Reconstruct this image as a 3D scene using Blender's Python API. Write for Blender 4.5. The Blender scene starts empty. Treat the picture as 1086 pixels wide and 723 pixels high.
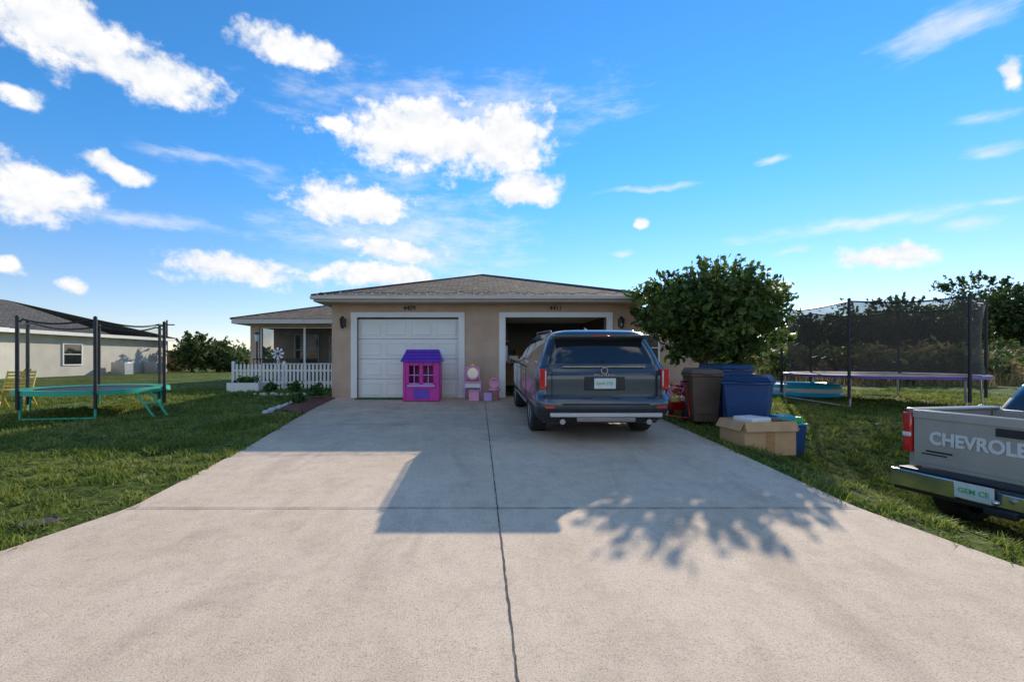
import bpy, bmesh, math, random
import numpy as np
from mathutils import Vector, Matrix
random.seed(7); RNG=np.random.default_rng(11)
SC=bpy.context.scene
COL=SC.collection
S=0.031
def sm(v,a,b):
    t=max(0.0,min(1.0,(v-a)/(b-a))); return t*t*(3-2*t)
def gz(x,y):
    if y<-1: z=-S
    elif y<13: z=S*y
    elif y<30: z=0.403
    else: z=0.403-0.4*sm(y,30,60)
    d=sm(x,3.75,5.0)*(1-sm(y,6.2,8.6))*sm(y,0.8,3.0)*(1-sm(x,14,22))
    return z-0.58*d
# ---------------------------------------------------------------- materials
def nodes_of(m):
    m.use_nodes=True; return m.node_tree.nodes,m.node_tree.links
def pmat(name,c1,c2=None,scale=5,rough=0.6,metal=0.0,bump=0.0,bscale=40,detail=5,spec=0.5,coat=0.0,contrast=(0.3,0.7),stretch=None):
    m=bpy.data.materials.new(name); n,l=nodes_of(m); b=n['Principled BSDF']
    b.inputs['Roughness'].default_value=rough; b.inputs['Metallic'].default_value=metal
    b.inputs['Specular IOR Level'].default_value=spec
    b.inputs['Coat Weight'].default_value=coat; b.inputs['Coat Roughness'].default_value=0.04
    tc=n.new('ShaderNodeTexCoord'); vec=tc.outputs['Object']
    if stretch:
        mp=n.new('ShaderNodeMapping'); mp.inputs['Scale'].default_value=stretch; l.new(vec,mp.inputs['Vector']); vec=mp.outputs[0]
    if c2 is None: c2=tuple(min(1,c*1.18) for c in c1); c1=tuple(c*0.86 for c in c1)
    ns=n.new('ShaderNodeTexNoise'); ns.inputs['Scale'].default_value=scale; ns.inputs['Detail'].default_value=detail
    l.new(vec,ns.inputs['Vector'])
    r=n.new('ShaderNodeValToRGB'); r.color_ramp.elements[0].position=contrast[0]; r.color_ramp.elements[1].position=contrast[1]
    r.color_ramp.elements[0].color=(*c1,1); r.color_ramp.elements[1].color=(*c2,1)
    l.new(ns.outputs['Fac'],r.inputs['Fac']); l.new(r.outputs['Color'],b.inputs['Base Color'])
    if bump>0:
        n2=n.new('ShaderNodeTexNoise'); n2.inputs['Scale'].default_value=bscale; n2.inputs['Detail'].default_value=6
        l.new(vec,n2.inputs['Vector'])
        bp=n.new('ShaderNodeBump'); bp.inputs['Strength'].default_value=bump; bp.inputs['Distance'].default_value=0.02
        l.new(n2.outputs['Fac'],bp.inputs['Height']); l.new(bp.outputs[0],b.inputs['Normal'])
    return m
def leafmat(name,cols,trans=0.35,nscale=1.2,rough=0.5):
    m=bpy.data.materials.new(name); n,l=nodes_of(m); b=n['Principled BSDF']; out=n['Material Output']
    g=n.new('ShaderNodeNewGeometry'); tc=n.new('ShaderNodeTexCoord')
    ns=n.new('ShaderNodeTexNoise'); ns.inputs['Scale'].default_value=nscale; ns.inputs['Detail'].default_value=3
    l.new(tc.outputs['Object'],ns.inputs['Vector'])
    a=n.new('ShaderNodeMath'); a.operation='MULTIPLY_ADD'; a.inputs[1].default_value=0.5; l.new(g.outputs['Random Per Island'],a.inputs[0])
    s=n.new('ShaderNodeMath'); s.operation='MULTIPLY_ADD'; s.inputs[1].default_value=1.4; s.inputs[2].default_value=-0.45
    l.new(ns.outputs['Fac'],s.inputs[0]); l.new(s.outputs[0],a.inputs[2])
    r=n.new('ShaderNodeValToRGB'); els=r.color_ramp.elements
    while len(els)<len(cols): els.new(0.5)
    for i,c in enumerate(cols): els[i].position=i/(len(cols)-1); els[i].color=(*c,1)
    l.new(a.outputs[0],r.inputs['Fac']); l.new(r.outputs['Color'],b.inputs['Base Color'])
    b.inputs['Roughness'].default_value=rough; b.inputs['Specular IOR Level'].default_value=0.35
    t=n.new('ShaderNodeBsdfTranslucent'); l.new(r.outputs['Color'],t.inputs['Color'])
    mx=n.new('ShaderNodeMixShader'); mx.inputs[0].default_value=trans
    l.new(b.outputs[0],mx.inputs[1]); l.new(t.outputs[0],mx.inputs[2]); l.new(mx.outputs[0],out.inputs['Surface'])
    return m
def netmat(name,col,alpha):
    m=bpy.data.materials.new(name); n,l=nodes_of(m); out=n['Material Output']; b=n['Principled BSDF']
    b.inputs['Base Color'].default_value=(*col,1); b.inputs['Roughness'].default_value=0.8
    t=n.new('ShaderNodeBsdfTransparent'); mx=n.new('ShaderNodeMixShader')
    tc=n.new('ShaderNodeTexCoord'); ns=n.new('ShaderNodeTexNoise'); ns.inputs['Scale'].default_value=1.5
    l.new(tc.outputs['Object'],ns.inputs['Vector'])
    mr=n.new('ShaderNodeMapRange'); mr.inputs['From Min'].default_value=0.3; mr.inputs['From Max'].default_value=0.7
    mr.inputs['To Min'].default_value=alpha*0.75; mr.inputs['To Max'].default_value=min(1,alpha*1.25)
    l.new(ns.outputs['Fac'],mr.inputs['Value']); l.new(mr.outputs[0],mx.inputs[0])
    l.new(t.outputs[0],mx.inputs[1]); l.new(b.outputs[0],mx.inputs[2]); l.new(mx.outputs[0],out.inputs['Surface'])
    return m

M={}
M['white']=pmat('white_paint',(0.8,0.76,0.69),(0.86,0.82,0.76),3,0.5,bump=0.05)
M['doorwhite']=pmat('door_paint',(0.84,0.79,0.71),(0.88,0.84,0.77),2,0.45)
M['fascia']=pmat('fascia_beige',(0.58,0.5,0.42),(0.66,0.58,0.49),3,0.5)
M['stucco']=pmat('stucco_tan',(0.52,0.35,0.235),(0.61,0.43,0.30),2.5,0.9,bump=0.5,bscale=60)
M['stucco2']=pmat('stucco_cream',(0.6,0.54,0.44),(0.68,0.62,0.52),1.5,0.9,bump=0.4,bscale=60)
M['black']=pmat('black_plastic',(0.015,0.015,0.016),(0.03,0.03,0.032),6,0.5)
M['rubber']=pmat('rubber',(0.014,0.014,0.015),(0.028,0.027,0.026),12,0.8,bump=0.2)
M['chrome']=pmat('chrome',(0.55,0.55,0.55),(0.7,0.7,0.7),4,0.2,metal=0.95)
M['silver']=pmat('silver_trim',(0.55,0.55,0.55),(0.62,0.62,0.62),4,0.35,metal=0.8)
M['letter']=pmat('stamped_letter',(0.66,0.65,0.62),(0.72,0.7,0.67),4,0.4)
M['glass']=pmat('dark_glass',(0.012,0.014,0.016),(0.016,0.018,0.02),2,0.03,spec=0.9,coat=0.6)
M['suvpaint']=pmat('metallic_paint_bluegrey',(0.055,0.07,0.084),(0.066,0.083,0.098),1.2,0.3,metal=0.5,coat=1.0)
M['pickpaint']=pmat('metallic_paint_pewter',(0.38,0.345,0.30),(0.48,0.44,0.39),2.5,0.4,metal=0.35,coat=0.6,bump=0.03,bscale=3,detail=8)
M['red']=pmat('tail_lamp_red',(0.5,0.01,0.01),(0.65,0.02,0.015),12,0.12,coat=1)
M['alloy']=pmat('alloy',(0.25,0.25,0.26),(0.33,0.33,0.34),5,0.3,metal=0.9)
M['steel']=pmat('galvanised',(0.42,0.43,0.44),(0.55,0.55,0.55),9,0.4,metal=0.7)
M['magenta']=pmat('plastic_magenta',(0.55,0.02,0.28),(0.63,0.03,0.34),3,0.4)
M['violet']=pmat('plastic_violet',(0.13,0.04,0.42),(0.16,0.055,0.5),3,0.4)
M['lilac']=pmat('plastic_lilac',(0.55,0.3,0.66),(0.62,0.36,0.72),3,0.4)
M['pink']=pmat('plastic_pink',(0.8,0.3,0.45),(0.85,0.38,0.52),3,0.4)
M['binblue']=pmat('bin_blue',(0.015,0.055,0.17),(0.022,0.075,0.22),3,0.45,bump=0.05)
M['binblack']=pmat('bin_navy_lid',(0.012,0.03,0.08),(0.016,0.04,0.1),3,0.4)
M['binbrown']=pmat('bin_brown',(0.13,0.08,0.05),(0.17,0.11,0.07),3,0.5,bump=0.05)
M['card']=pmat('cardboard',(0.52,0.31,0.15),(0.6,0.38,0.2),5,0.85,bump=0.1)
M['teal']=pmat('plastic_teal',(0.02,0.35,0.42),(0.03,0.45,0.5),3,0.4)
M['green']=pmat('plastic_green',(0.05,0.4,0.08),(0.06,0.5,0.1),3,0.45)
M['turf']=pmat('turf_mat',(0.03,0.09,0.02),(0.06,0.15,0.04),60,0.95,bump=0.5)
M['mint']=pmat('vinyl_mint',(0.02,0.33,0.18),(0.03,0.45,0.25),3,0.5)
M['pool']=pmat('vinyl_pool_blue',(0.03,0.45,0.68),(0.05,0.58,0.8),3,0.3)
M['navyrim']=pmat('vinyl_purple',(0.12,0.06,0.26),(0.17,0.09,0.34),3,0.5)
M['wood']=pmat('wood',(0.4,0.2,0.07),(0.55,0.3,0.12),8,0.6,stretch=(1,1,6),bump=0.1)
M['yellow']=pmat('plastic_yellow',(0.75,0.52,0.06),(0.8,0.6,0.1),4,0.5)
M['mulch']=pmat('mulch',(0.09,0.03,0.018),(0.26,0.10,0.06),40,0.95,bump=1.0,bscale=60)
M['stone']=pmat('stone',(0.45,0.42,0.38),(0.65,0.62,0.57),8,0.8,bump=0.5)
M['bark']=pmat('bark',(0.06,0.045,0.032),(0.14,0.11,0.08),14,0.95,bump=0.8,bscale=30,stretch=(1,1,0.3))
M['drywall']=pmat('drywall',(0.42,0.4,0.37),(0.48,0.46,0.43),2,0.9)
M['joint']=pmat('joint_dirt',(0.05,0.038,0.03),(0.15,0.115,0.085),30,0.95)
M['cover']=pmat('cast_cover',(0.05,0.045,0.04),(0.09,0.08,0.07),30,0.9)
M['netR']=netmat('net_mesh_dark',(0.065,0.05,0.036),0.6)
M['netL']=netmat('net_mesh_light',(0.03,0.03,0.03),0.14)
M['screen']=netmat('insect_screen',(0.03,0.03,0.03),0.35)
M['plate']=pmat('plate_white',(0.6,0.63,0.6),(0.7,0.72,0.7),20,0.4)
M['asphalt']=pmat('asphalt',(0.04,0.04,0.04),(0.065,0.063,0.06),30,0.9,bump=0.4,bscale=120)

def concrete():
    m=bpy.data.materials.new('concrete'); n,l=nodes_of(m); b=n['Principled BSDF']; b.inputs['Roughness'].default_value=0.85
    b.inputs['Specular IOR Level'].default_value=0.25
    tc=n.new('ShaderNodeTexCoord')
    def noise(sc,det,rough=0.6,stretch=None,dist=0):
        t=n.new('ShaderNodeTexNoise'); t.inputs['Scale'].default_value=sc; t.inputs['Detail'].default_value=det; t.inputs['Roughness'].default_value=rough; t.inputs['Distortion'].default_value=dist
        if stretch:
            mp=n.new('ShaderNodeMapping'); mp.inputs['Scale'].default_value=stretch; l.new(tc.outputs['Object'],mp.inputs[0]); l.new(mp.outputs[0],t.inputs['Vector'])
        else: l.new(tc.outputs['Object'],t.inputs['Vector'])
        return t.outputs['Fac']
    def ramp(f,p0,c0,p1,c1):
        r=n.new('ShaderNodeValToRGB'); e=r.color_ramp.elements; e[0].position=p0;e[0].color=(*c0,1);e[1].position=p1;e[1].color=(*c1,1)
        l.new(f,r.inputs['Fac']); return r.outputs['Color']
    def mul(a,bb):
        x=n.new('ShaderNodeMix'); x.data_type='RGBA'; x.blend_type='MULTIPLY'; x.inputs[0].default_value=1
        l.new(a,x.inputs[6]); l.new(bb,x.inputs[7]); return x.outputs[2]
    base=ramp(noise(0.45,7,0.62,None,0.6),0.3,(0.80,0.585,0.405),0.7,(0.95,0.73,0.53))
    base=mul(base,ramp(noise(5.5,9,0.72),0.32,(0.86,0.85,0.84),0.55,(1,1,1)))
    base=mul(base,ramp(noise(110,4,0.85),0.38,(0.58,0.55,0.52),0.5,(1.0,1.0,1.0)))
    base=mul(base,ramp(noise(28,4,0.8),0.30,(0.72,0.70,0.68),0.42,(1,1,1)))
    base=mul(base,ramp(noise(0.9,3,0.6,(1.8,0.6,1),1.0),0.30,(0.85,0.84,0.84),0.48,(1,1,1)))
    # worn, grimier towards the garage where cars stand
    sp=n.new('ShaderNodeSeparateXYZ'); l.new(tc.outputs['Object'],sp.inputs[0])
    mr=n.new('ShaderNodeMapRange'); mr.interpolation_type='SMOOTHSTEP'; mr.inputs['From Min'].default_value=4.2; mr.inputs['From Max'].default_value=8.5; mr.inputs['To Min'].default_value=0; mr.inputs['To Max'].default_value=1.0; l.new(sp.outputs[1],mr.inputs['Value'])
    x=n.new('ShaderNodeMix'); x.data_type='RGBA'; x.blend_type='MULTIPLY'; l.new(mr.outputs[0],x.inputs[0]); l.new(base,x.inputs[6])
    l.new(ramp(noise(1.3,7,0.65),0.35,(0.66,0.645,0.63),0.65,(0.9,0.885,0.87)),x.inputs[7]); base=x.outputs[2]
    l.new(base,b.inputs['Base Color'])
    bp=n.new('ShaderNodeBump'); bp.inputs['Strength'].default_value=0.5; bp.inputs['Distance'].default_value=0.006
    l.new(noise(110,5,0.8),bp.inputs['Height']); l.new(bp.outputs[0],b.inputs['Normal'])
    return m
M['concrete']=concrete()
def grassground():
    m=bpy.data.materials.new('lawn'); n,l=nodes_of(m); b=n['Principled BSDF']; b.inputs['Roughness'].default_value=0.95
    b.inputs['Specular IOR Level'].default_value=0.1
    tc=n.new('ShaderNodeTexCoord')
    def noise(sc,det):
        t=n.new('ShaderNodeTexNoise'); t.inputs['Scale'].default_value=sc; t.inputs['Detail'].default_value=det; t.inputs['Roughness'].default_value=0.65
        l.new(tc.outputs['Object'],t.inputs['Vector']); return t.outputs['Fac']
    r=n.new('ShaderNodeValToRGB'); e=r.color_ramp.elements
    e[0].position=0.3; e[0].color=(0.07,0.105,0.018,1); e[1].position=0.7; e[1].color=(0.29,0.27,0.08,1)
    x=e.new(0.5); x.color=(0.145,0.18,0.035,1)
    l.new(noise(0.6,8),r.inputs['Fac'])
    r2=n.new('ShaderNodeValToRGB'); e=r2.color_ramp.elements; e[0].position=0.38;e[0].color=(0.22,0.22,0.18,1);e[1].position=0.58;e[1].color=(1.1,1.1,1,1)
    l.new(noise(9,9),r2.inputs['Fac'])
    x=n.new('ShaderNodeMix'); x.data_type='RGBA'; x.blend_type='MULTIPLY'; x.inputs[0].default_value=1
    l.new(r.outputs[0],x.inputs[6]); l.new(r2.outputs[0],x.inputs[7]); l.new(x.outputs[2],b.inputs['Base Color'])
    bp=n.new('ShaderNodeBump'); bp.inputs['Strength'].default_value=0.9; bp.inputs['Distance'].default_value=0.06
    l.new(noise(14,8),bp.inputs['Height']); l.new(bp.outputs[0],b.inputs['Normal'])
    return m
M['lawn']=grassground()
def shingles(name,c1,c2):
    m=bpy.data.materials.new(name); n,l=nodes_of(m); b=n['Principled BSDF']; b.inputs['Roughness'].default_value=0.95
    b.inputs['Specular IOR Level'].default_value=0.15
    tc=n.new('ShaderNodeTexCoord')
    br=n.new('ShaderNodeTexBrick'); br.inputs['Scale'].default_value=1; br.inputs['Brick Width'].default_value=0.3; br.inputs['Row Height'].default_value=0.14
    br.inputs['Mortar Size'].default_value=0.012; br.inputs['Color1'].default_value=(*c1,1); br.inputs['Color2'].default_value=(*c2,1)
    br.inputs['Mortar'].default_value=(c1[0]*.4,c1[1]*.4,c1[2]*.4,1)
    l.new(tc.outputs['UV'],br.inputs['Vector'])
    ns=n.new('ShaderNodeTexNoise'); ns.inputs['Scale'].default_value=6; ns.inputs['Detail'].default_value=8; l.new(tc.outputs['Object'],ns.inputs['Vector'])
    r=n.new('ShaderNodeValToRGB'); e=r.color_ramp.elements; e[0].position=0.35;e[0].color=(0.7,0.7,0.7,1);e[1].position=0.65;e[1].color=(1.2,1.15,1.1,1)
    l.new(ns.outputs['Fac'],r.inputs['Fac'])
    x=n.new('ShaderNodeMix'); x.data_type='RGBA'; x.blend_type='MULTIPLY'; x.inputs[0].default_value=1
    l.new(br.outputs['Color'],x.inputs[6]); l.new(r.outputs[0],x.inputs[7]); l.new(x.outputs[2],b.inputs['Base Color'])
    bp=n.new('ShaderNodeBump'); bp.inputs['Strength'].default_value=0.6; bp.inputs['Distance'].default_value=0.01
    l.new(br.outputs['Fac'],bp.inputs['Height']); bp.invert=True; l.new(bp.outputs[0],b.inputs['Normal'])
    return m
M['roof']=shingles('shingles_brown',(0.21,0.15,0.105),(0.36,0.265,0.185))
M['roof2']=shingles('shingles_grey',(0.11,0.10,0.09),(0.17,0.155,0.14))

# ---------------------------------------------------------------- mesh helpers
def link(o,parent=None):
    COL.objects.link(o)
    if parent is not None: o.parent=parent
    return o
def empty(name,loc=(0,0,0),rot=(0,0,0)):
    e=bpy.data.objects.new(name,None); e.location=loc; e.rotation_euler=rot; e.empty_display_size=0.2
    return link(e)
class MB:
    def __init__(s): s.v=[];s.f=[];s.m=[];s.mats=[]
    def mi(s,mat):
        if isinstance(mat,str): mat=M[mat]
        if mat not in s.mats: s.mats.append(mat)
        return s.mats.index(mat)
    def add(s,vs,fs,mat):
        b=len(s.v); k=s.mi(mat); s.v+= [tuple(v) for v in vs]
        for f in fs: s.f.append(tuple(i+b for i in f)); s.m.append(k)
    def box(s,x0,x1,y0,y1,z0,z1,mat,R=None,taper=None):
        vs=[(x0,y0,z0),(x1,y0,z0),(x1,y1,z0),(x0,y1,z0),(x0,y0,z1),(x1,y0,z1),(x1,y1,z1),(x0,y1,z1)]
        if taper:
            cx,cy=(x0+x1)/2,(y0+y1)/2
            vs=[(v if v[2]==z1 else (cx+(v[0]-cx)*taper,cy+(v[1]-cy)*taper,v[2])) for v in vs]
        if R is not None: vs=[R@Vector(v) for v in vs]
        s.add(vs,[(0,3,2,1),(4,5,6,7),(0,1,5,4),(1,2,6,5),(2,3,7,6),(3,0,4,7)],mat)
    def cyl(s,p0,p1,r0,mat,r1=None,n=12,cap=True):
        if r1 is None: r1=r0
        p0=Vector(p0);p1=Vector(p1); d=(p1-p0).normalized()
        a=d.orthogonal().normalized(); b=d.cross(a)
        vs=[];fs=[]
        for p,r in((p0,r0),(p1,r1)):
            for i in range(n):
                t=2*math.pi*i/n; vs.append(p+a*math.cos(t)*r+b*math.sin(t)*r)
        for i in range(n): fs.append((i,(i+1)%n,n+(i+1)%n,n+i))
        if cap: fs.append(tuple(range(n-1,-1,-1))); fs.append(tuple(range(n,2*n)))
        s.add(vs,fs,mat)
    def tube(s,pts,r,mat,n=8):
        for i in range(len(pts)-1): s.cyl(pts[i],pts[i+1],r,mat,n=n)
    def torus(s,c,axis,R,r,mat,N=24,n=8,sx=1):
        c=Vector(c); ax=Vector(axis).normalized(); a=ax.orthogonal().normalized(); b=ax.cross(a); vs=[];fs=[]
        for i in range(N):
            t=2*math.pi*i/N; d=a*math.cos(t)+b*math.sin(t)
            for j in range(n):
                q=2*math.pi*j/n; vs.append(c+d*(R+r*math.cos(q))+ax*r*math.sin(q)*sx)
        for i in range(N):
            for j in range(n):
                fs.append((i*n+j,((i+1)%N)*n+j,((i+1)%N)*n+(j+1)%n,i*n+(j+1)%n))
        s.add(vs,fs,mat)
    def sph(s,c,rx,ry,rz,mat,N=12,n=8):
        vs=[];fs=[]
        for j in range(n+1):
            p=math.pi*j/n
            for i in range(N):
                t=2*math.pi*i/N; vs.append((c[0]+rx*math.sin(p)*math.cos(t),c[1]+ry*math.sin(p)*math.sin(t),c[2]+rz*math.cos(p)))
        for j in range(n):
            for i in range(N): fs.append((j*N+i,(j+1)*N+i,(j+1)*N+(i+1)%N,j*N+(i+1)%N))
        s.add(vs,fs,mat)
    def obj(s,name,parent=None,bevel=0,smooth=False,loc=None,rot=None,seg=2):
        me=bpy.data.meshes.new(name); me.from_pydata(s.v,[],s.f); me.update()
        for m in s.mats: me.materials.append(m)
        me.polygons.foreach_set('material_index',s.m)
        bm=bmesh.new(); bm.from_mesh(me); bmesh.ops.recalc_face_normals(bm,faces=bm.faces); bm.to_mesh(me); bm.free()
        o=link(bpy.data.objects.new(name,me),parent)
        if loc: o.location=loc
        if rot: o.rotation_euler=rot
        if bevel>0:
            md=o.modifiers.new('bevel','BEVEL'); md.width=bevel; md.segments=seg; md.limit_method='ANGLE'; md.angle_limit=math.radians(40)
            smooth=True
        if smooth: shade(o)
        return o
def shade(o,ang=38):
    me=o.data
    me.polygons.foreach_set('use_smooth',[True]*len(me.polygons))
    try: me.set_sharp_from_angle(angle=math.radians(ang))
    except Exception: pass
def text(name,body,size,loc,rot,mat,parent=None,ext=0.004,sx=1.0,bold=0.015):
    c=bpy.data.curves.new(name,'FONT'); c.body=body; c.size=size; c.extrude=ext; c.align_x='CENTER'; c.align_y='CENTER'; c.offset=size*bold
    t=bpy.data.objects.new(name+'_tmp',c); COL.objects.link(t)
    dg=bpy.context.evaluated_depsgraph_get(); dg.update()
    me=bpy.data.meshes.new_from_object(t.evaluated_get(dg)); bpy.data.objects.remove(t)
    me.materials.clear(); me.materials.append(M[mat])
    o=link(bpy.data.objects.new(name,me),parent); o.location=loc; o.rotation_euler=rot; o.scale=(sx,1,1)
    return o
def npmesh(name,V,n,mat,parent=None):
    k=len(V)//n
    F=np.arange(k*n).reshape(k,n)
    me=bpy.data.meshes.new(name)
    me.vertices.add(len(V)); me.vertices.foreach_set('co',V.astype(np.float32).ravel())
    me.loops.add(k*n); me.loops.foreach_set('vertex_index',F.ravel().astype(np.int32))
    me.polygons.add(k); me.polygons.foreach_set('loop_start',(np.arange(k)*n).astype(np.int32))
    me.update(calc_edges=True); me.validate()
    me.materials.append(mat)
    return link(bpy.data.objects.new(name,me),parent)
def leaf_quads(C,size,flat=0.0,aspect=1.8):
    n=len(C); a=RNG.normal(size=(n,3)); a/=np.linalg.norm(a,axis=1)[:,None]
    b=RNG.normal(size=(n,3)); b-=a*(a*b).sum(1)[:,None]; b/=np.linalg.norm(b,axis=1)[:,None]
    s=(size*RNG.uniform(0.6,1.3,n))[:,None]
    a=a*s*aspect/2; b=b*s/2
    V=np.stack([C-a,C+b,C+a,C-b],1).reshape(-1,3)
    return V
def crown_pts(c,r,nclump,per,sig,low=-1.0,shell=0.55,seed=None,rag=0.16):
    rg=np.random.default_rng(seed) if seed is not None else RNG
    d=rg.normal(size=(nclump,3)); d/=np.linalg.norm(d,axis=1)[:,None]
    d[:,2]=np.maximum(d[:,2],low)
    rad=rg.uniform(shell,1.0,nclump)*(1+rag*np.sin(d[:,0]*5+c[0])*np.cos(d[:,2]*4+c[1]))
    P=np.array(c)+d*rad[:,None]*np.array(r)
    sg=sig*rg.uniform(0.5,1.4,nclump)
    Q=np.repeat(P,per,0)+rg.normal(size=(nclump*per,3))*np.repeat(sg,per)[:,None]*np.array([1,1,0.75])
    return P,Q
def make_tree(name,base,c,r,nclump,per,sig,leaf,mat,trunk_r=0.12,trunks=1,shell=0.5,limbs=14,low=-1.0,seed=3,sprigs=0,rag=0.16):
    e=empty(name,(0,0,0))
    P,Q=crown_pts(c,r,nclump,per,sig,low,shell,seed,rag)
    mb=MB(); rr=random.Random(seed)
    for t in range(trunks):
        b=Vector(base)+Vector((rr.uniform(-.2,.2),rr.uniform(-.2,.2),0))*(trunks>1)
        fork=Vector((c[0],c[1],0))*0.6+Vector((b[0],b[1],0))*0.4; fork.z=base[2]+(c[2]-base[2])*0.55
        mid=(b+fork)/2+Vector((rr.uniform(-.1,.1),rr.uniform(-.1,.1),0))
        mb.cyl(b-Vector((0,0,.15)),mid,trunk_r*1.15,'bark',trunk_r*0.9,n=10); mb.cyl(mid,fork,trunk_r*0.9,'bark',trunk_r*0.7,n=10)
        for i in range(limbs//trunks):
            q=Vector(P[rr.randrange(len(P))]); m1=fork.lerp(q,0.5)+Vector((rr.uniform(-.15,.15),rr.uniform(-.15,.15),rr.uniform(0,.25)))*r[2]*0.4
            mb.cyl(fork,m1,trunk_r*0.5,'bark',trunk_r*0.3,n=7); mb.cyl(m1,q,trunk_r*0.3,'bark',trunk_r*0.08,n=6)
    ex=[]
    for i in range(sprigs):
        a=rr.uniform(0,6.283); u=rr.uniform(-.3,1); k=math.sqrt(max(0,1-u*u)); d=Vector((math.cos(a)*k,math.sin(a)*k,u))
        p0=Vector(c)+Vector((d.x*r[0],d.y*r[1],d.z*r[2]))*.8; L=rr.uniform(.3,.8)*min(1.2,r[2]); p1=p0+(d+Vector((rr.uniform(-.3,.3),rr.uniform(-.3,.3),.45))).normalized()*L
        mb.cyl(p0,p1,.012,'bark',.004,n=5)
        for q in range(22):
            s_=q/22; pp=p0.lerp(p1,s_); g_=.06*(1-s_)+.03; ex.append((pp.x+rr.gauss(0,g_),pp.y+rr.gauss(0,g_),pp.z+rr.gauss(0,g_)))
    if ex: Q=np.concatenate([Q,np.array(ex)])
    mb.obj('trunk_and_limbs',e,smooth=True)
    npmesh('foliage',leaf_quads(Q,leaf),4,mat,e)
    return e

# ---------------------------------------------------------------- camera, sun, world
cam=bpy.data.cameras.new('camera'); co=bpy.data.objects.new('camera',cam); COL.objects.link(co); SC.camera=co
co.location=(0,0,1.45); co.rotation_euler=(math.radians(90),0,0)
cam.sensor_width=36; cam.lens=483/1086*36; cam.shift_x=36/1086; cam.shift_y=18.5/1086; cam.clip_start=0.05; cam.clip_end=4000
sunv=Vector((1.08,1.84,0.94)).normalized()
el=math.asin(sunv.z); az=math.atan2(sunv.x,sunv.y)
sl=bpy.data.lights.new('sun','SUN'); sl.energy=5.0; sl.angle=math.radians(0.5); sl.color=(1.0,0.93,0.79)
so=bpy.data.objects.new('sun',sl); COL.objects.link(so); so.rotation_euler=sunv.to_track_quat('Z','Y').to_euler(); so.location=(20,40,30)
SC.view_settings.view_transform='Standard'; SC.view_settings.look='None'; SC.view_settings.exposure=0; SC.view_settings.gamma=1
W=bpy.data.worlds.new('World'); SC.world=W; W.use_nodes=True
n=W.node_tree.nodes; l=W.node_tree.links; bg=n['Background']; bg.inputs['Strength'].default_value=0.15
sky=n.new('ShaderNodeTexSky'); sky.sky_type='NISHITA'; sky.sun_disc=False; sky.sun_elevation=el; sky.sun_rotation=az
sky.air_density=1.0; sky.dust_density=0.0; sky.ozone_density=4.0
tc=n.new('ShaderNodeTexCoord'); D=tc.outputs['Generated']
sx=n.new('ShaderNodeSeparateXYZ'); l.new(D,sx.inputs[0])
def mth(op,a,b=None,c=None,clamp=False):
    x=n.new('ShaderNodeMath'); x.operation=op; x.use_clamp=clamp
    for i,v in enumerate((a,b,c)):
        if v is None: continue
        if isinstance(v,(int,float)): x.inputs[i].default_value=v
        else: l.new(v,x.inputs[i])
    return x.outputs[0]
AZ=mth('ARCTAN2',sx.outputs[0],sx.outputs[1]); EL=mth('ARCSINE',sx.outputs[2])
cb=n.new('ShaderNodeCombineXYZ'); l.new(AZ,cb.inputs[0]); l.new(EL,cb.inputs[1])
def wn(scale,det,off=(0,0,0),stretch=(1,1,1),rough=0.6):
    mp=n.new('ShaderNodeMapping'); mp.inputs['Location'].default_value=off; mp.inputs['Scale'].default_value=stretch; l.new(cb.outputs[0],mp.inputs[0])
    t=n.new('ShaderNodeTexNoise'); t.inputs['Scale'].default_value=scale; t.inputs['Detail'].default_value=det; t.inputs['Roughness'].default_value=rough
    l.new(mp.outputs[0],t.inputs['Vector']); return t
def clouds(lst,off=0.0):
    cur=None
    for (px,py,hw,hh) in lst:
        def ae(x,y):
            X=(x-507)/483;Z=(380-y)/483; return math.atan(X),math.atan(Z/math.hypot(1,X))
        a,e_=ae(px,py); a1,_=ae(px+hw,py); a0,_=ae(px-hw,py); _,e1=ae(px,py-hh); _,e0=ae(px,py+hh)
        rx=(a1-a0)/2*1.25; ry=(e1-e0)/2*1.35
        mp=n.new('ShaderNodeMapping'); mp.vector_type='POINT'
        mp.inputs['Scale'].default_value=(1/rx,1/ry,0); mp.inputs['Location'].default_value=(-a/rx,-(e_+off)/ry,0)
        l.new(warp,mp.inputs[0])
        g=n.new('ShaderNodeVectorMath'); g.operation='LENGTH'; l.new(mp.outputs[0],g.inputs[0])
        f=mth('SUBTRACT',1.0,g.outputs['Value'])
        cur=f if cur is None else mth('MAXIMUM',cur,f)
    return cur
wnz=wn(9,3,(3,1,0)); wv=n.new('ShaderNodeVectorMath'); wv.operation='MULTIPLY_ADD'
wv.inputs[1].default_value=(0.06,0.045,0); l.new(wnz.outputs['Color'],wv.inputs[0])
sb=n.new('ShaderNodeVectorMath'); sb.operation='ADD'; sb.inputs[1].default_value=(-0.03,-0.0225,0); l.new(cb.outputs[0],sb.inputs[0])
l.new(sb.outputs[0],wv.inputs[2]); warp=wv.outputs[0]
CL=[(60,30,95,38),(165,85,80,24),(20,100,30,12),(310,55,56,17),(455,145,96,38),(535,150,50,38),(380,216,66,24),(560,201,38,17),(358,128,18,8),
(120,180,38,12),(45,205,62,30),(250,288,82,14),(420,267,60,12),(405,291,64,13),(945,273,52,14),(75,303,16,7),(680,235,7,5),(820,305,24,9),(12,280,18,10),(1080,75,12,16)]
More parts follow.
